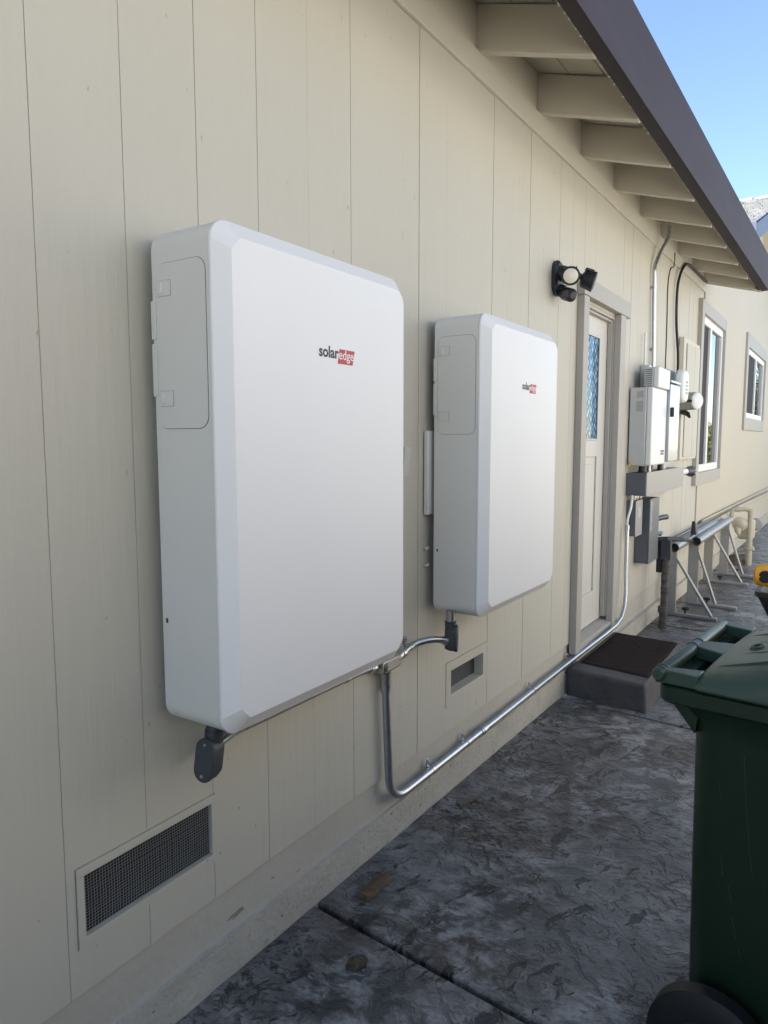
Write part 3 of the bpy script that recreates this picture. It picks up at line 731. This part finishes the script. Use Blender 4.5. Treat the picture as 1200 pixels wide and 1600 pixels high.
bl = thing('disconnect_panel', 'tall glossy grey switch cabinet right of the inverter reflecting blue sky', 'switch cabinet', (0, 6.4, 1.42))
box('box', M_GBOX, bl, .002, .165, 6.225, 6.59, 1.425, 2.07, .004)
box('door_cover', M_GLOSS, bl, .166, .20, 6.222, 6.594, 1.423, 2.06, .006)
box('lid', M_GLOSS, bl, .002, .205, 6.22, 6.597, 2.071, 2.09, .003)
MB().box(.2005, .228, 6.232, 6.258, 1.79, 1.87).build('handle', M_BLACK, bl, .006)
MB().tube(fillet([(.17, 6.597, 1.60), (.17, 6.625, 1.62), (.17, 6.625, 1.74), (.17, 6.597, 1.76)], .02, 4), .006, 8).build('side_handle', M_BLACK, bl)

gb = box('junction_box', M_GBOX, None, .002, .12, 6.50, 6.84, 2.06, 2.205, .006)
tag(gb, 'small grey junction box on the wall behind the white oblong unit', 'junction box')

ob = thing('chime_unit', 'white rounded oblong plastic unit with slanted slots above the round meter', 'plastic unit', (.19, 6.74, 1.93))
pr = rrect(6.60, 6.83, 1.93, 2.215, .07, 6)
MB().loft([[(.155, a+.06, b) for a, b in pr], [(.195, a+.06, b) for a, b in pr], [(.212, 6.775+(a-6.715)*.9, 2.07+(b-2.07)*.93) for a, b in pr], [(.22, 6.775+(a-6.715)*.75, 2.07+(b-2.07)*.84) for a, b in pr]], smooth=True).build('shell', M_VINYL, ob)
for i in range(3):
    sl_ = MB()
    for j in range(4): 
        y = 6.725+i*.038; z = 2.0+j*.032
        sl_.hexa([(.216, y, z), (.216, y+.022, z+.010), (.2225, y+.022, z+.010), (.2225, y, z)], [(.216, y, z+.012), (.216, y+.022, z+.022), (.2225, y+.022, z+.022), (.2225, y, z+.012)])
    sl_.build('slot', M_GBOXL, ob)

pn = thing('service_panel', 'tall narrow beige painted service panel between inverter and window', 'service panel', (0, 7.9, 1.40))
box('enclosure', M_TRIMC, pn, .004, .05, 7.50, 8.34, 1.405, 2.60, .004)
box('cover', M_SIDE, pn, .051, .062, 7.62, 8.02, 1.43, 2.55, .004); box('cover', M_SIDE, pn, .051, .060, 8.04, 8.32, 1.43, 2.56, .004)
mt = thing('electric_meter', 'round glass fronted electricity meter on the beige service panel', 'meter', (.06, 7.45, 1.975))
MB().tube([(.06, 7.46, 1.975), (.13, 7.44, 1.975), (.17, 7.42, 1.975), (.192, 7.41, 1.975)], [.088, .085, .085, .08], 24).build('can', mat('meter_can', (.30, .31, .285), .45), mt)
MB().tube([(.1925, 7.41, 1.975), (.208, 7.40, 1.975), (.214, 7.397, 1.975)], [.078, .076, .06], 24).build('face', M_INVW, mt)
MB().box(.12, .17, 7.333, 7.345, 1.96, 1.985).build('nameplate', M_BLACK, mt)
MB().tube([(.06, 7.47, 1.88), (.12, 7.44, 1.85), (.14, 7.42, 1.82)], [.03, .022, .012], 10).build('seal', M_BLACK, mt)

tr = thing('wireway', 'long grey metal wiring trough fixed under the inverter', 'wiring trough', (0, 6.4, 1.17))
box('trough', M_GBOX, tr, .002, .152, 5.69, 7.14, 1.170, 1.345, .004)
box('front_cover', M_GBOXL, tr, .1525, .156, 5.70, 7.14, 1.168, 1.352, .002)
pl = thing('pipe_stub', 'pale pipe stub with black end cap poking out past the wiring trough', 'pipe stub', (.13, 7.3, 1.30))
MB().tube([(.12, 7.142, 1.30), (.135, 7.36, 1.30)], .030, 14).build('pipe', M_VINYL, pl)
MB().tube([(.135, 7.36, 1.30), (.143, 7.44, 1.298), (.150, 7.52, 1.296), (.152, 7.55, 1.296)], [.036, .036, .055, .050], 14).build('end_cap', M_BLACK, pl)
MB().box(.185, .20, 7.50, 7.56, 1.275, 1.315).build('clip', M_INVW, pl, .004)
for i, (x, y, r_, m__, h) in enumerate(((.09, 5.83, .030, M_BLACK, .05), (.10, 5.99, .018, M_STEELD, .06), (.10, 6.06, .016, M_BLACK, .055), (.10, 6.40, .022, M_BLACK, .06), (.10, 6.52, .018, M_VINYL, .07))):
    MB().tube([(x, y, 1.3455), (x, y, 1.3455+h*.5), (x, y, 1.3455+h)], [r_*1.2, r_, r_], 12).build('cable_gland', m__, tr)
yt = box('warning_tag', M_YELLOW, None, .03, .034, 5.664, 5.685, 1.39, 1.44); tag(yt, 'tiny yellow tag at the lower left corner of the inverter', 'tag')
for y in (5.75, 5.83, 5.93): MB().tube([(.05, y, 1.17), (.05, y, 1.155), (.05, y, 1.127)], [.022, .022, .016], 10).build('connector', M_ZINC, tr)

b1 = thing('switch_box', 'small grey switch box with white label hanging under the wiring trough', 'switch box', (0, 5.82, .84), 'grey switch boxes under the trough')
box('case', M_GBOX, b1, .002, .070, 5.725, 5.93, .846, 1.125, .003); box('cover', M_GBOXL, b1, .0705, .078, 5.722, 5.933, .842, 1.128, .003)
box('label', M_LABELW, b1, .0781, .0787, 5.80, 5.87, .99, 1.07)
b2 = thing('switch_box', 'taller dark grey switch box with side lever, lowest beneath the trough', 'switch box', (0, 6.17, .59), 'grey switch boxes under the trough')
box('case', M_GBOX, b2, .002, .112, 6.01, 6.34, .590, 1.120, .003); box('cover', mat('grey_enamel_door', (.13, .135, .14), .35), b2, .1125, .120, 6.008, 6.343, .588, 1.123, .003)
lb = MB(); rq = random.Random(5)
for i in range(15):
    z = 1.10-i*.0165; lb.box(.1201, .1206, 6.035+rq.uniform(0, .008), 6.075+rq.uniform(-.01, .02), z-.011, z)
lb.build('label', M_LABELW, b2)
lv = MB(); lv.loft([[(x, 6.46+a, .99+b) for a, b in ((-.05, -.10), (.03, -.11), (.055, -.02), (.03, .09), (-.03, .12), (-.05, .10))] for x in (.06, .085)], smooth=False)
lv.build('lever', M_BLACK, b2, .008)
MB().tube([(.10, 6.35, .93), (.115, 6.5, .93), (.125, 6.62, .925)], [.022, .022, .024], 10).build('lever_grip', M_BLACK, b2)
# risers and cables to the eave
em = thing('riser_conduit', 'grey metal riser conduit from the inverter up into the eave', 'conduit', (.03, 6.25, 2.2), 'metal conduits on the wall')
MB().tube(spline([(.03, 6.33, 2.16), (.03, 6.33, 2.30), (.03, 6.27, 2.90), (.03, 6.27, 3.02), (.05, 6.34, 3.14), (.09, 6.40, 3.26), (.10, 6.42, 3.37)], 6), .0165, 12).build('pipe', M_STEEL, em)
strap(em, (.03, 6.28, 2.86), (0, 0, 1), .0165, (0, 1, 0)); strap(em, (.03, 6.32, 2.36), (0, 0, 1), .0165, (0, 1, 0)); coupling(em, (.03, 6.33, 2.20), (0, 0, 1), .0165, .02)
bc = MB().tube(spline([(.03, 7.34, 2.205), (.03, 7.33, 2.40), (.025, 7.22, 2.70), (.025, 7.20, 2.98), (.03, 7.26, 3.13), (.035, 7.42, 3.25), (.04, 7.60, 3.30), (.04, 8.10, 3.318), (.04, 8.62, 3.322)], 8), .0125, 10).build('black_cable', M_BLACKC, None)
tag(bc, 'black cable looping down from the eave to the equipment', 'cable')
tc_ = MB().tube(spline([(.004, 6.92, 2.20), (.004, 6.92, 2.60), (.004, 6.90, 2.98), (.004, 6.98, 3.14), (.018, 7.05, 3.18), (.022, 7.05, 3.30)], 6), .005, 6).build('thin_cable', M_SEAM, None)
tag(tc_, 'thin grey wire stapled up the siding between riser pipe and black cable', 'wire')

# ------------------------------------------------------------------ aluminium work benches by the wall
def bench(loc, label, reach):
    """ladder-like roller bench: two flat posts, a foot and brace each, one round rail and a flat rail"""
    t = thing('work_bench', label, 'work stand', loc, 'aluminium stands along the wall')
    ox, oy, oz = loc
    for dy, dx, L_ in ((0, 0, .44), (2.08, .01, .46)):
        f = gz(oy+dy)-oz
        p = MB(); p.box(ox-.05+dx, ox+.05+dx, oy+dy-.022, oy+dy+.022, oz+f+.03, oz+.575); p.build('post', M_POST, t, .004)
        h_ = MB(); h_.box(ox-.06+dx, ox-.06+dx+L_+.04, oy+dy-.028, oy+dy+.028, oz+f+.002, oz+f+.032, lambda x, y, z: (x, y-.13*(x-ox), z)); ft = h_.build('foot', M_POST, t, .005)
        kn = MB(); kx = ox+.14+dx; ky = oy+dy-.02; kz = oz+f+.033
        kn.tube([(kx, ky, kz), (kx, ky, kz+.03)], .009, 8); kn.tube([(kx, ky, kz+.03), (kx, ky, kz+.038), (kx, ky, kz+.055), (kx, ky, kz+.06)], [.026, .034, .034, .024], 7); kn.build('knob', M_BLACK, ft)
        MB().tube([(ox+.04+dx, oy+dy-.01, oz+.50), (ox+reach+dx, oy+dy-.13*reach, oz+f+.035)], .015, 10).build('brace', M_ALU, t)
        pk = MB(); pk.box(ox-.02+dx, ox+.03+dx, oy+dy-.0245, oy+dy-.0225, oz+.44, oz+.47); pk.build('latch_plate', M_STEELD, t)
    rl = MB(); rl.tube([(ox+.04, oy-.12, oz+.607), (ox+.04, oy+2.2, oz+.607)], .042, 16, False)
    rl.tube([(ox+.04, oy+2.2, oz+.607), (ox+.04, oy-.12, oz+.607)], .037, 16, False)
    rl.build('round_rail', M_ALU, t)
    MB().tube([(ox+.04, oy-.06, oz+.607), (ox+.04, oy-.05, oz+.607)], .036, 16).build('rail_end_shade', M_BLACK, t)  # black disc paints the shade inside the open rail end
    fr_ = MB(); fr_.box(ox-.07, ox-.02, oy-.05, oy+2.15, oz+.577, oz+.625); fr_.box(ox-.055, ox-.035, oy-.05, oy+2.15, oz+.6251, oz+.640); fr_.build('flat_rail', M_ALU, t, .005)
    return t
ba = bench((.095, 7.085, .0), 'nearer aluminium work stand against the wall, its open rail end above the wrapped pole', .37)
bb = bench((.185, 7.70, -.01), 'farther aluminium work stand, standing just outside the nearer stand', .22)
wd = MB(); wd.hexa([(.15, 7.66, .65), (.205, 7.66, .65), (.205, 7.78, .65), (.15, 7.78, .65)], [(.155, 7.685, .785), (.185, 7.685, .785), (.185, 7.71, .785), (.155, 7.71, .785)])
wdo = wd.build('clamp_wedge', M_BLACK, None, .006); tag(wdo, 'black upright stop standing on the aluminium rails', 'stop block')

pw = thing('wrapped_pole', 'rough dark wrapped pole with a clamp arm standing below the tall switch box', 'pole', (.146, 6.50, -.05))
z = -.05; k = 0; q = random.Random(11)
while z < .56:
    h_ = q.uniform(.05, .11); r_ = q.choice((.030, .036, .042, .034)); m_ = MB(); ox = .150+q.uniform(-.008, .008)+.02*z
    m_.tube([(ox, 6.50, z), (ox, 6.50, z+.008), (ox, 6.50, z+h_*.5), (ox, 6.50, z+h_-.008), (ox, 6.50, z+h_)], [r_*.9, r_, r_*q.uniform(.88, 1.0), r_*1.02, r_*.9], 12)
    m_.build('wrap_band' if k else 'base_sleeve', M_RUST, pw); z += h_; k += 1
MB().box(.118, .200, 6.47, 6.53, .56, .735).build('clamp_head', M_DGREY, pw, .008)
MB().box(.075, .13, 6.50, 6.54, .44, .73).build('clamp_jaw', M_BLACK, pw, .01)
MB().tube([(.08, 6.52, .735), (.16, 6.50, .742), (.27, 6.60, .735), (.32, 6.72, .715)], [.022, .024, .019, .014], 10).build('clamp_arm', M_RUST, pw)
MB().tube([(.10, 6.50, .78), (.115, 6.46, .80)], [.018, .018], 8).build('thumb_screw', M_STEELD, pw)

# ------------------------------------------------------------------ gas meter
gm = thing('gas_meter', 'beige painted gas meter with round regulator and riser pipe by the far wall', 'gas meter', (.366, 10.82, -.11))
MB().tube([(.366, 10.82, -.12), (.366, 10.82, .10), (.366, 10.82, .11), (.366, 10.82, .15), (.366, 10.82, .16), (.366, 10.82, .30), (.366, 10.82, .38), (.366, 10.82, .39), (.366, 10.82, .66)], [.040, .040, .06, .06, .038, .036, .036, .034, .034], 14).build('riser_pipe', M_GASP, gm)
MB().tube([(.31, 10.84, .12), (.43, 10.80, .12)], .022, 8).build('valve', M_GASP, gm)
MB().box(.20, .40, 10.92, 11.16, .23, .50).build('meter_body', M_GASP, gm, .03, seg=3)
rg = MB(); c_ = Vector((.262, 10.62, .475)); d_ = Vector((.35, -1, .05)).normalized()
rg.tube([c_+d_*-.10, c_+d_*-.02, c_+d_*-.015, c_+d_*.0, c_+d_*.005, c_+d_*.04, c_+d_*.055], [.06, .075, .098, .098, .08, .05, .02], 20); rg.build('regulator', M_GASP, gm)
MB().tube(fillet([(.366, 10.82, .64), (.30, 10.80, .665), (.20, 10.75, .655), (.15, 10.74, .655), (.14, 10.70, .50), (.22, 10.68, .48)], .05, 4), .030, 10).build('inlet_pipe', M_GASP, gm)
MB().tube([(.23, 10.62, .46), (.24, 10.60, .38), (.26, 10.58, .33)], [.045, .04, .02], 10).build('relief_spout', M_GASP, gm)
MB().tube([(.004, 9.02, .575), (.05, 9.05, .575), (.07, 9.15, .58), (.07, 12.3, .575), (.08, 17.5, .50)], .026, 10).build('supply_pipe', M_GASP, gm)
MB().tube([(.040, 9.0, .652), (.040, 17.5, .585)], .013, 8).build('thin_pipe', M_GASP, gm)
gbx = MB().tube([(.03, 14.3, .10), (.12, 14.25, .10), (.14, 14.2, .10)], [.10, .11, .08], 16).build('outlet_cover', M_GBOXL, None); tag(gbx, 'round grey cover low on the far wall behind the gas meter', 'wall cover')
pm = MB(); vs = []; fs = []; n_ = 22
for i in range(n_+1):
    for j in range(n_+1):
        a, b = i/n_*2-1, j/n_*2-1; rr_ = math.hypot(a, b); h = max(0, 1-rr_**1.5)*.14+(.05*noise.noise(Vector((a*4, b*4, 1))) if rr_ < .95 else -.02)
        vs.append((.20+a*.19, 11.05+b*.50, gz(11.05)+h*.85-.01))
for i in range(n_):
    for j in range(n_): k = i*(n_+1)+j; fs.append((k, k+n_+1, k+n_+2, k+1))
tag(pm.add(vs, fs).build('debris_pile', M_DEBRIS, None), 'small heap of dry leaf litter against the far wall', 'debris')

# ------------------------------------------------------------------ black tub with yellow tool
tub = MB(); zc = gz(6)
def rr3(x0, x1, y0, y1, r_, z): return [(a, b, z) for a, b in rrect(x0, x1, y0, y1, r_, 5)]
tub.loft([rr3(1.16, 1.60, 5.98, 6.45, .05, zc+.004), rr3(.935, 1.85, 5.80, 6.70, .06, .455), rr3(.92, 1.865, 5.785, 6.715, .06, .457), rr3(.92, 1.865, 5.785, 6.715, .06, .492), rr3(.955, 1.83, 5.82, 6.68, .05, .492), rr3(1.18, 1.58, 6.0, 6.43, .05, zc+.03)], smooth=True)
tag(tub.build('mixing_tub', M_BLACK, None), 'black sloped tub on the ground at the right edge', 'tub')
yl = thing('power_tool', 'yellow and black power tool resting on the black tub', 'power tool', (1.0, 5.9, .5))
b_ = MB(); d_ = Vector((1, .35, .02)).normalized(); c_ = Vector((.985, 5.93, .60)); nrm = Vector((.05, -1, .0))
b_.loft([[c_+Vector((0, 0, 0))+d_*s_+Vector((0, math.cos(t)*ry, math.sin(t)*rz)) for t in [2*math.pi*k/16 for k in range(16)]] for s_, ry, rz in ((-.085, .04, .05), (-.07, .066, .072), (-.03, .078, .084), (.03, .08, .088), (.20, .085, .09), (.42, .08, .085), (.46, .05, .06))], smooth=True)
b_.build('motor_housing', M_YELLOW, yl)
MB().tube([(.985, 5.87, .60), (.981, 5.845, .599), (.980, 5.838, .599)], [.046, .046, .040], 18).build('black_nose', M_BLACK, yl)
MB().tube([(1.0, 6.05, .66), (1.12, 6.08, .69), (1.3, 6.10, .72)], [.055, .062, .06], 12).build('grip', M_DGREY, yl)
MB().box(.99, 1.06, 5.93, 6.0, .655, .69).build('clamp_band', M_STEEL, yl, .006)
MB().tube([(1.0, 6.16, .74), (1.12, 6.16, .77), (1.3, 6.17, .79)], [.03, .05, .05], 10).build('battery_pack', M_YELLOW, yl)

# ------------------------------------------------------------------ wheeled bin
bn = thing('wheeled_bin', 'dark green wheeled refuse bin at lower right, lid hinge facing the wall', 'wheeled bin', (1.5, 2.0, 0))
ang = R(6.5); U_ = Vector((math.sin(ang), math.cos(ang), 0)); V_ = Vector((math.cos(ang), -math.sin(ang), 0)); P0 = Vector((1.088, 1.765, 0))
def B(a, b, z): return P0+V_*a+U_*b+Vector((0, 0, z))
BWD, BDP = .57, .80
def bl_(a0, a1, b0, b1, r_, z): return [B(a, b, z) for a, b in rrect(a0, a1, b0, b1, r_, 5)]
body = MB()
body.loft([bl_(.11, .60, .075, .495, .05, .05), bl_(.085, .66, .05, .52, .06, .10), bl_(.082, .70, .035, .535, .06, .55), bl_(.080, .74, .026, .544, .06, .90), bl_(.075, .745, .022, .548, .06, .935),
           bl_(.055, .765, .012, .558, .05, .965), bl_(.052, .768, .010, .560, .045, .968)], smooth=True)
body.build('body', M_BIN, bn)
rim = MB(); rim.loft([bl_(.012, .79, .0, .57, .035, .972), bl_(.006, .798, -.006, .576, .04, .978), bl_(.006, .798, -.006, .576, .04, 1.010), bl_(.016, .788, .004, .566, .035, 1.017), bl_(.05, .75, .03, .54, .03, 1.017), bl_(.06, .74, .04, .53, .03, .99)], smooth=True)
rim.build('rim', M_BIN, bn)
for b in (.03, .27, .51): MB().hexa([B(.03, b, .972), B(.09, b, .90), B(.09, b+.03, .90), B(.03, b+.03, .972)], [B(.085, b, .975), B(.10, b, .975), B(.10, b+.03, .975), B(.085, b+.03, .975)]).build('gusset', M_BIN, bn)
# hinge bar with collars
hz = 1.040
hb = MB(); hb.tube([B(.012, -.012, hz), B(.012, -.006, hz), B(.012, .576, hz), B(.012, .582, hz)], [.012, .0165, .0165, .012], 14)
hb.build('hinge_bar', M_LID, bn)
for b in (.005, .022, .262, .312): MB().tube([B(.012, b, hz), B(.012, b+.006, hz)], .0185, 14).build('hinge_collar', M_BIN, bn)
for b0, b1, c0, c1 in ((.0, .026, -.004, .055), (.262, .318, .225, .350), (.546, .572, .520, .576)):  # webs deepened to the rim to keep side light out of the pockets
    hw = MB().hexa([B(.010, b0, 1.018), B(.010, b1, 1.018), B(.100, c1, 1.018), B(.100, c0, 1.018)], [B(.010, b0, hz+.012), B(.010, b1, hz+.012), B(.100, c1, 1.051), B(.100, c0, 1.051)])
    hw.build('hinge_web', M_LID, bn, .003)
MB().hexa([B(.004, .0, 1.018), B(.004, .572, 1.018), B(.020, .572, 1.018), B(.020, .0, 1.018)], [B(.004, .0, hz-.004), B(.004, .572, hz-.004), B(.020, .572, hz-.004), B(.020, .0, hz-.004)]).build('hinge_shade_lip', M_BIN, bn)  # added wall under the bar, blocks light so the hinge pockets go dark
# lid: skirt, shoulder, domed top with ribs and a raised middle
lid = MB(); As = [.095, .15, .22, .30, .45, .62, .76, .805]; tp = [1.046, 1.060, 1.080, 1.098, 1.118, 1.118, 1.100, 1.060]
loops = []
for a, z in zip(As, tp):
    s_ = min(1, (z-1.02)/.06)
    loops.append([B(a, -.012, 1.016), B(a, -.013, 1.030), B(a, .004, z-.020*s_), B(a, .05, z), B(a, .15, z+.004), B(a, .285, z+.006), B(a, .42, z+.004), B(a, .52, z), B(a, .568, z-.020*s_), B(a, .583, 1.030), B(a, .582, 1.016)])
lid.loft(loops, smooth=True); lo_ = lid.build('lid', M_LID, bn, .006)
for b in (.10, .215, .335, .45):
    rb = MB(); rb.hexa([B(.115, b, 1.045), B(.36, b-.012, 1.10), B(.36, b+.02, 1.10), B(.115, b+.006, 1.045)], [B(.115, b, 1.054), B(.36, b-.010, 1.134), B(.36, b+.012, 1.134), B(.115, b+.003, 1.054)])
    rb.build('lid_rib', M_LID, lo_, .003)
MB().hexa([B(.235, .13, 1.075), B(.70, .12, 1.11), B(.70, .45, 1.11), B(.235, .44, 1.075)], [B(.275, .155, 1.122), B(.66, .15, 1.142), B(.66, .42, 1.142), B(.275, .41, 1.122)]).build('lid_plateau', M_LID, lo_, .012, seg=3)
em_ = MB(); cx_, cb_ = .165, .275
for rI in (.026, .014):
    em_.tube([B(cx_+rI*.6*math.cos(t), cb_+rI*math.sin(t), 1.0725+.28*rI*.6*math.cos(t)) for t in [2*math.pi*k/18 for k in range(19)]], .0018, 6, False)
em_.build('moulded_emblem', M_BIN, lo_)
# wheels with axle
for b, lab in ((-.040, 0), (.548, 1)):
    wh = MB(); rw = .140; c0 = B(.163, b, rw+gz(1.8)); c1 = B(.163, b+.062, rw+gz(1.8))
    dd = (c1-c0)
    wh.tube([c0+dd*.0, c0+dd*.02, c0+dd*.18, c0+dd*.82, c0+dd], [rw*.55, rw*.86, rw, rw, rw*.86], 36); w_ = wh.build('wheel', M_TYRE, bn)
    MB().tube([c0-dd*.12, c0-dd*.02, c0+dd*.05], [rw*.16, rw*.5, rw*.58], 24).build('hub_cap', M_BLACK, w_)
MB().tube([B(.163, -.03, .140+gz(1.8)), B(.163, .60, .140+gz(1.8))], .012, 10).build('axle', M_STEELD, bn)
rq = random.Random(8); M_SCR = mat('scratch', (.045, .062, .052), .7)
for (a, z, da, dz, w_) in ((.20, .88, .010, -.12, .0012), (.21, .76, .012, -.12, .0010), (.222, .64, .008, -.05, .0012), (.16, .62, .006, -.05, .0012), (.178, .55, .010, -.045, .0014), (.19, .47, .010, -.05, .0012), (.15, .80, .004, -.04, .0008), (.205, .40, .012, -.03, .0012)):
    bb_ = lambda zz: .0355+(.55-zz)*.020 if zz < .55 else .0355-(zz-.55)*.026
    p = B(a, bb_(z)-.0008, z); q_ = B(a+da, bb_(z+dz)-.0008, z+dz); wv = V_*w_
    MB().hexa([p, p+wv, p+wv+U_*.004, p+U_*.004], [q_, q_+wv*.6, q_+wv*.6+U_*.004, q_+U_*.004]).build('scratch', M_SCR, bn)

# ------------------------------------------------------------------ small litter on the path
lf = MB(); cl = random.Random(4)
pts = [(-.085, -.022), (-.05, -.04), (-.01, -.028), (.03, -.032), (.085, -.014), (.092, .016), (.05, .03), (.0, .022), (-.04, .04), (-.08, .022)]
def leaf_pt(a, b, z): return (.125+.22*a*.3+b*.9, 1.985+a*.95-b*.2, gz(1.98)+.004+z)
lf.loft([[leaf_pt(a, b, 0) for a, b in pts], [leaf_pt(a*.96, b*.92, .010+.006*math.sin(a*60)) for a, b in pts], [leaf_pt(a*.7, b*.5, .014) for a, b in pts]], smooth=True)
tag(lf.build('dry_leaf', M_LEAFB, None), 'curled brown leaf on the path near the footing', 'leaf')
db = MB(); db.tube([(.275, 1.60, gz(1.6)+.012), (.29, 1.62, gz(1.6)+.016), (.305, 1.65, gz(1.6)+.014), (.31, 1.665, gz(1.6)+.01)], [.006, .022, .018, .004], 8)
tag(db.build('dark_clod', M_DEBRIS, None), 'dark clod of dirt on the path before the joint', 'dirt clod')
tw = MB().tube([(.115, 2.66, gz(2.6)+.012), (.135, 2.72, gz(2.6)+.012), (.15, 2.79, gz(2.6)+.01)], .006, 6).build('twig', M_BARK, None); tag(tw, 'short twig on the path beside the footing', 'twig')

# ------------------------------------------------------------------ the far side of the path, beyond the frame
fe = thing('shade_fence', 'unseen tan board fence added across the path to shade the lower wall', 'fence', (2.35, 1.2, 0))  # unseen fence, put in to darken the wall towards its foot
fb = None; rq = random.Random(2)
for i in range(34):
    y = -1.4+i*.152
    if fb is None:
        me_ = MB().box(0, .02, 0, .147, 0, 1.9); fb = me_.build('fence_board', M_FENCE, fe, .003); mesh0 = fb.data
        ob_ = fb
    else:
        ob_ = fb.copy(); C.objects.link(ob_)
    ob_.location = (2.35+rq.uniform(-.003, .003), y, gz(max(y, -4))-.05+rq.uniform(-.01, .01))
    ob_.matrix_parent_inverse = Matrix.Translation(-Vector(fe['org']))
for i in range(3): MB().box(2.38, 2.47, -1.3+i*2.3, -1.21+i*2.3, -.3, 1.7).build('fence_post', M_FENCE, fe)
nb = thing('bounce_house', 'unseen stucco house added beyond the fence to bounce sunlight', 'house', (7.5, 6, 0))  # unseen house, set near and tall to bounce sun onto the upper wall
box('wall', M_STUC2, nb, 5.0, 11, -4, 20, -.3, 4.4)
MB().hexa([(4.8, -4.5, 4.41), (4.8, 20.5, 4.41), (8, 20.5, 5.5), (8, -4.5, 5.5)], [(4.8, -4.5, 4.53), (4.8, 20.5, 4.53), (8, 20.5, 5.62), (8, -4.5, 5.62)]).build('roof', M_SHING, nb)
def plant(name, label, cat, x, y, h, rad, m_, n, z0, ls, group=None):
    t = thing(name, label, cat, (x, y, 0), group); rq = random.Random(int(x*100+y))
    tk = MB(); tk.tube([(x, y, gz(20)-.1), (x+.05, y, z0*.6), (x, y+.05, h*.7)], [.05*h*.5, .035*h*.5, .012*h*.5], 8)
    for i in range(7):
        a = rq.uniform(0, 6.28); tk.tube([(x, y, z0*.5+h*.1*i*.6), (x+rad*.6*math.cos(a), y+rad*.6*math.sin(a), z0+(h-z0)*rq.uniform(.3, .9))], [.018*h*.4, .004], 5)
    tk.build('trunk', M_BARK, t)
    cr = MB(); cl = [(rq.uniform(-1, 1), rq.uniform(-1, 1), rq.uniform(0, 1)) for _ in range(26)]
    for i in range(n):
        c = rq.choice(cl); k = math.sqrt(max(.05, 1-(2*c[2]-1)**2))
        p = Vector((x+c[0]*rad*.75*k+rq.gauss(0, rad*.16), y+c[1]*rad*.75*k+rq.gauss(0, rad*.16), z0+(h-z0)*c[2]+rq.gauss(0, (h-z0)*.07)))
        d = Vector((rq.gauss(0, 1), rq.gauss(0, 1), rq.gauss(0, 1))).normalized(); e = d.orthogonal().normalized()*ls*.45; d *= ls
        cr.add([p-d, p+e, p+d, p-e], [(0, 1, 2, 3)])
    cr.build('crown', m_, t, kind='stuff')
plant('garden_bush', 'yellow green bush at the far end of the path, nearest of the three', 'bush', 2.0, 21.5, 1.8, .8, M_LEAF1, 2200, .05, .06, 'bushes at the end of the path')
plant('garden_bush', 'yellow green bush behind the nearest bush at the end of the path', 'bush', 2.5, 25, 2.0, 1.0, M_LEAF1, 2400, .05, .07, 'bushes at the end of the path')
plant('garden_bush', 'tall dark green bush farthest along the path', 'bush', 2.9, 31, 1.9, .9, M_LEAF2, 2400, .1, .08, 'bushes at the end of the path')
plant('garden_tree', 'loose dark green tree past the bushes', 'tree', 2.5, 38, 5.0, 1.1, M_LEAF2, 4000, 1.4, .11)
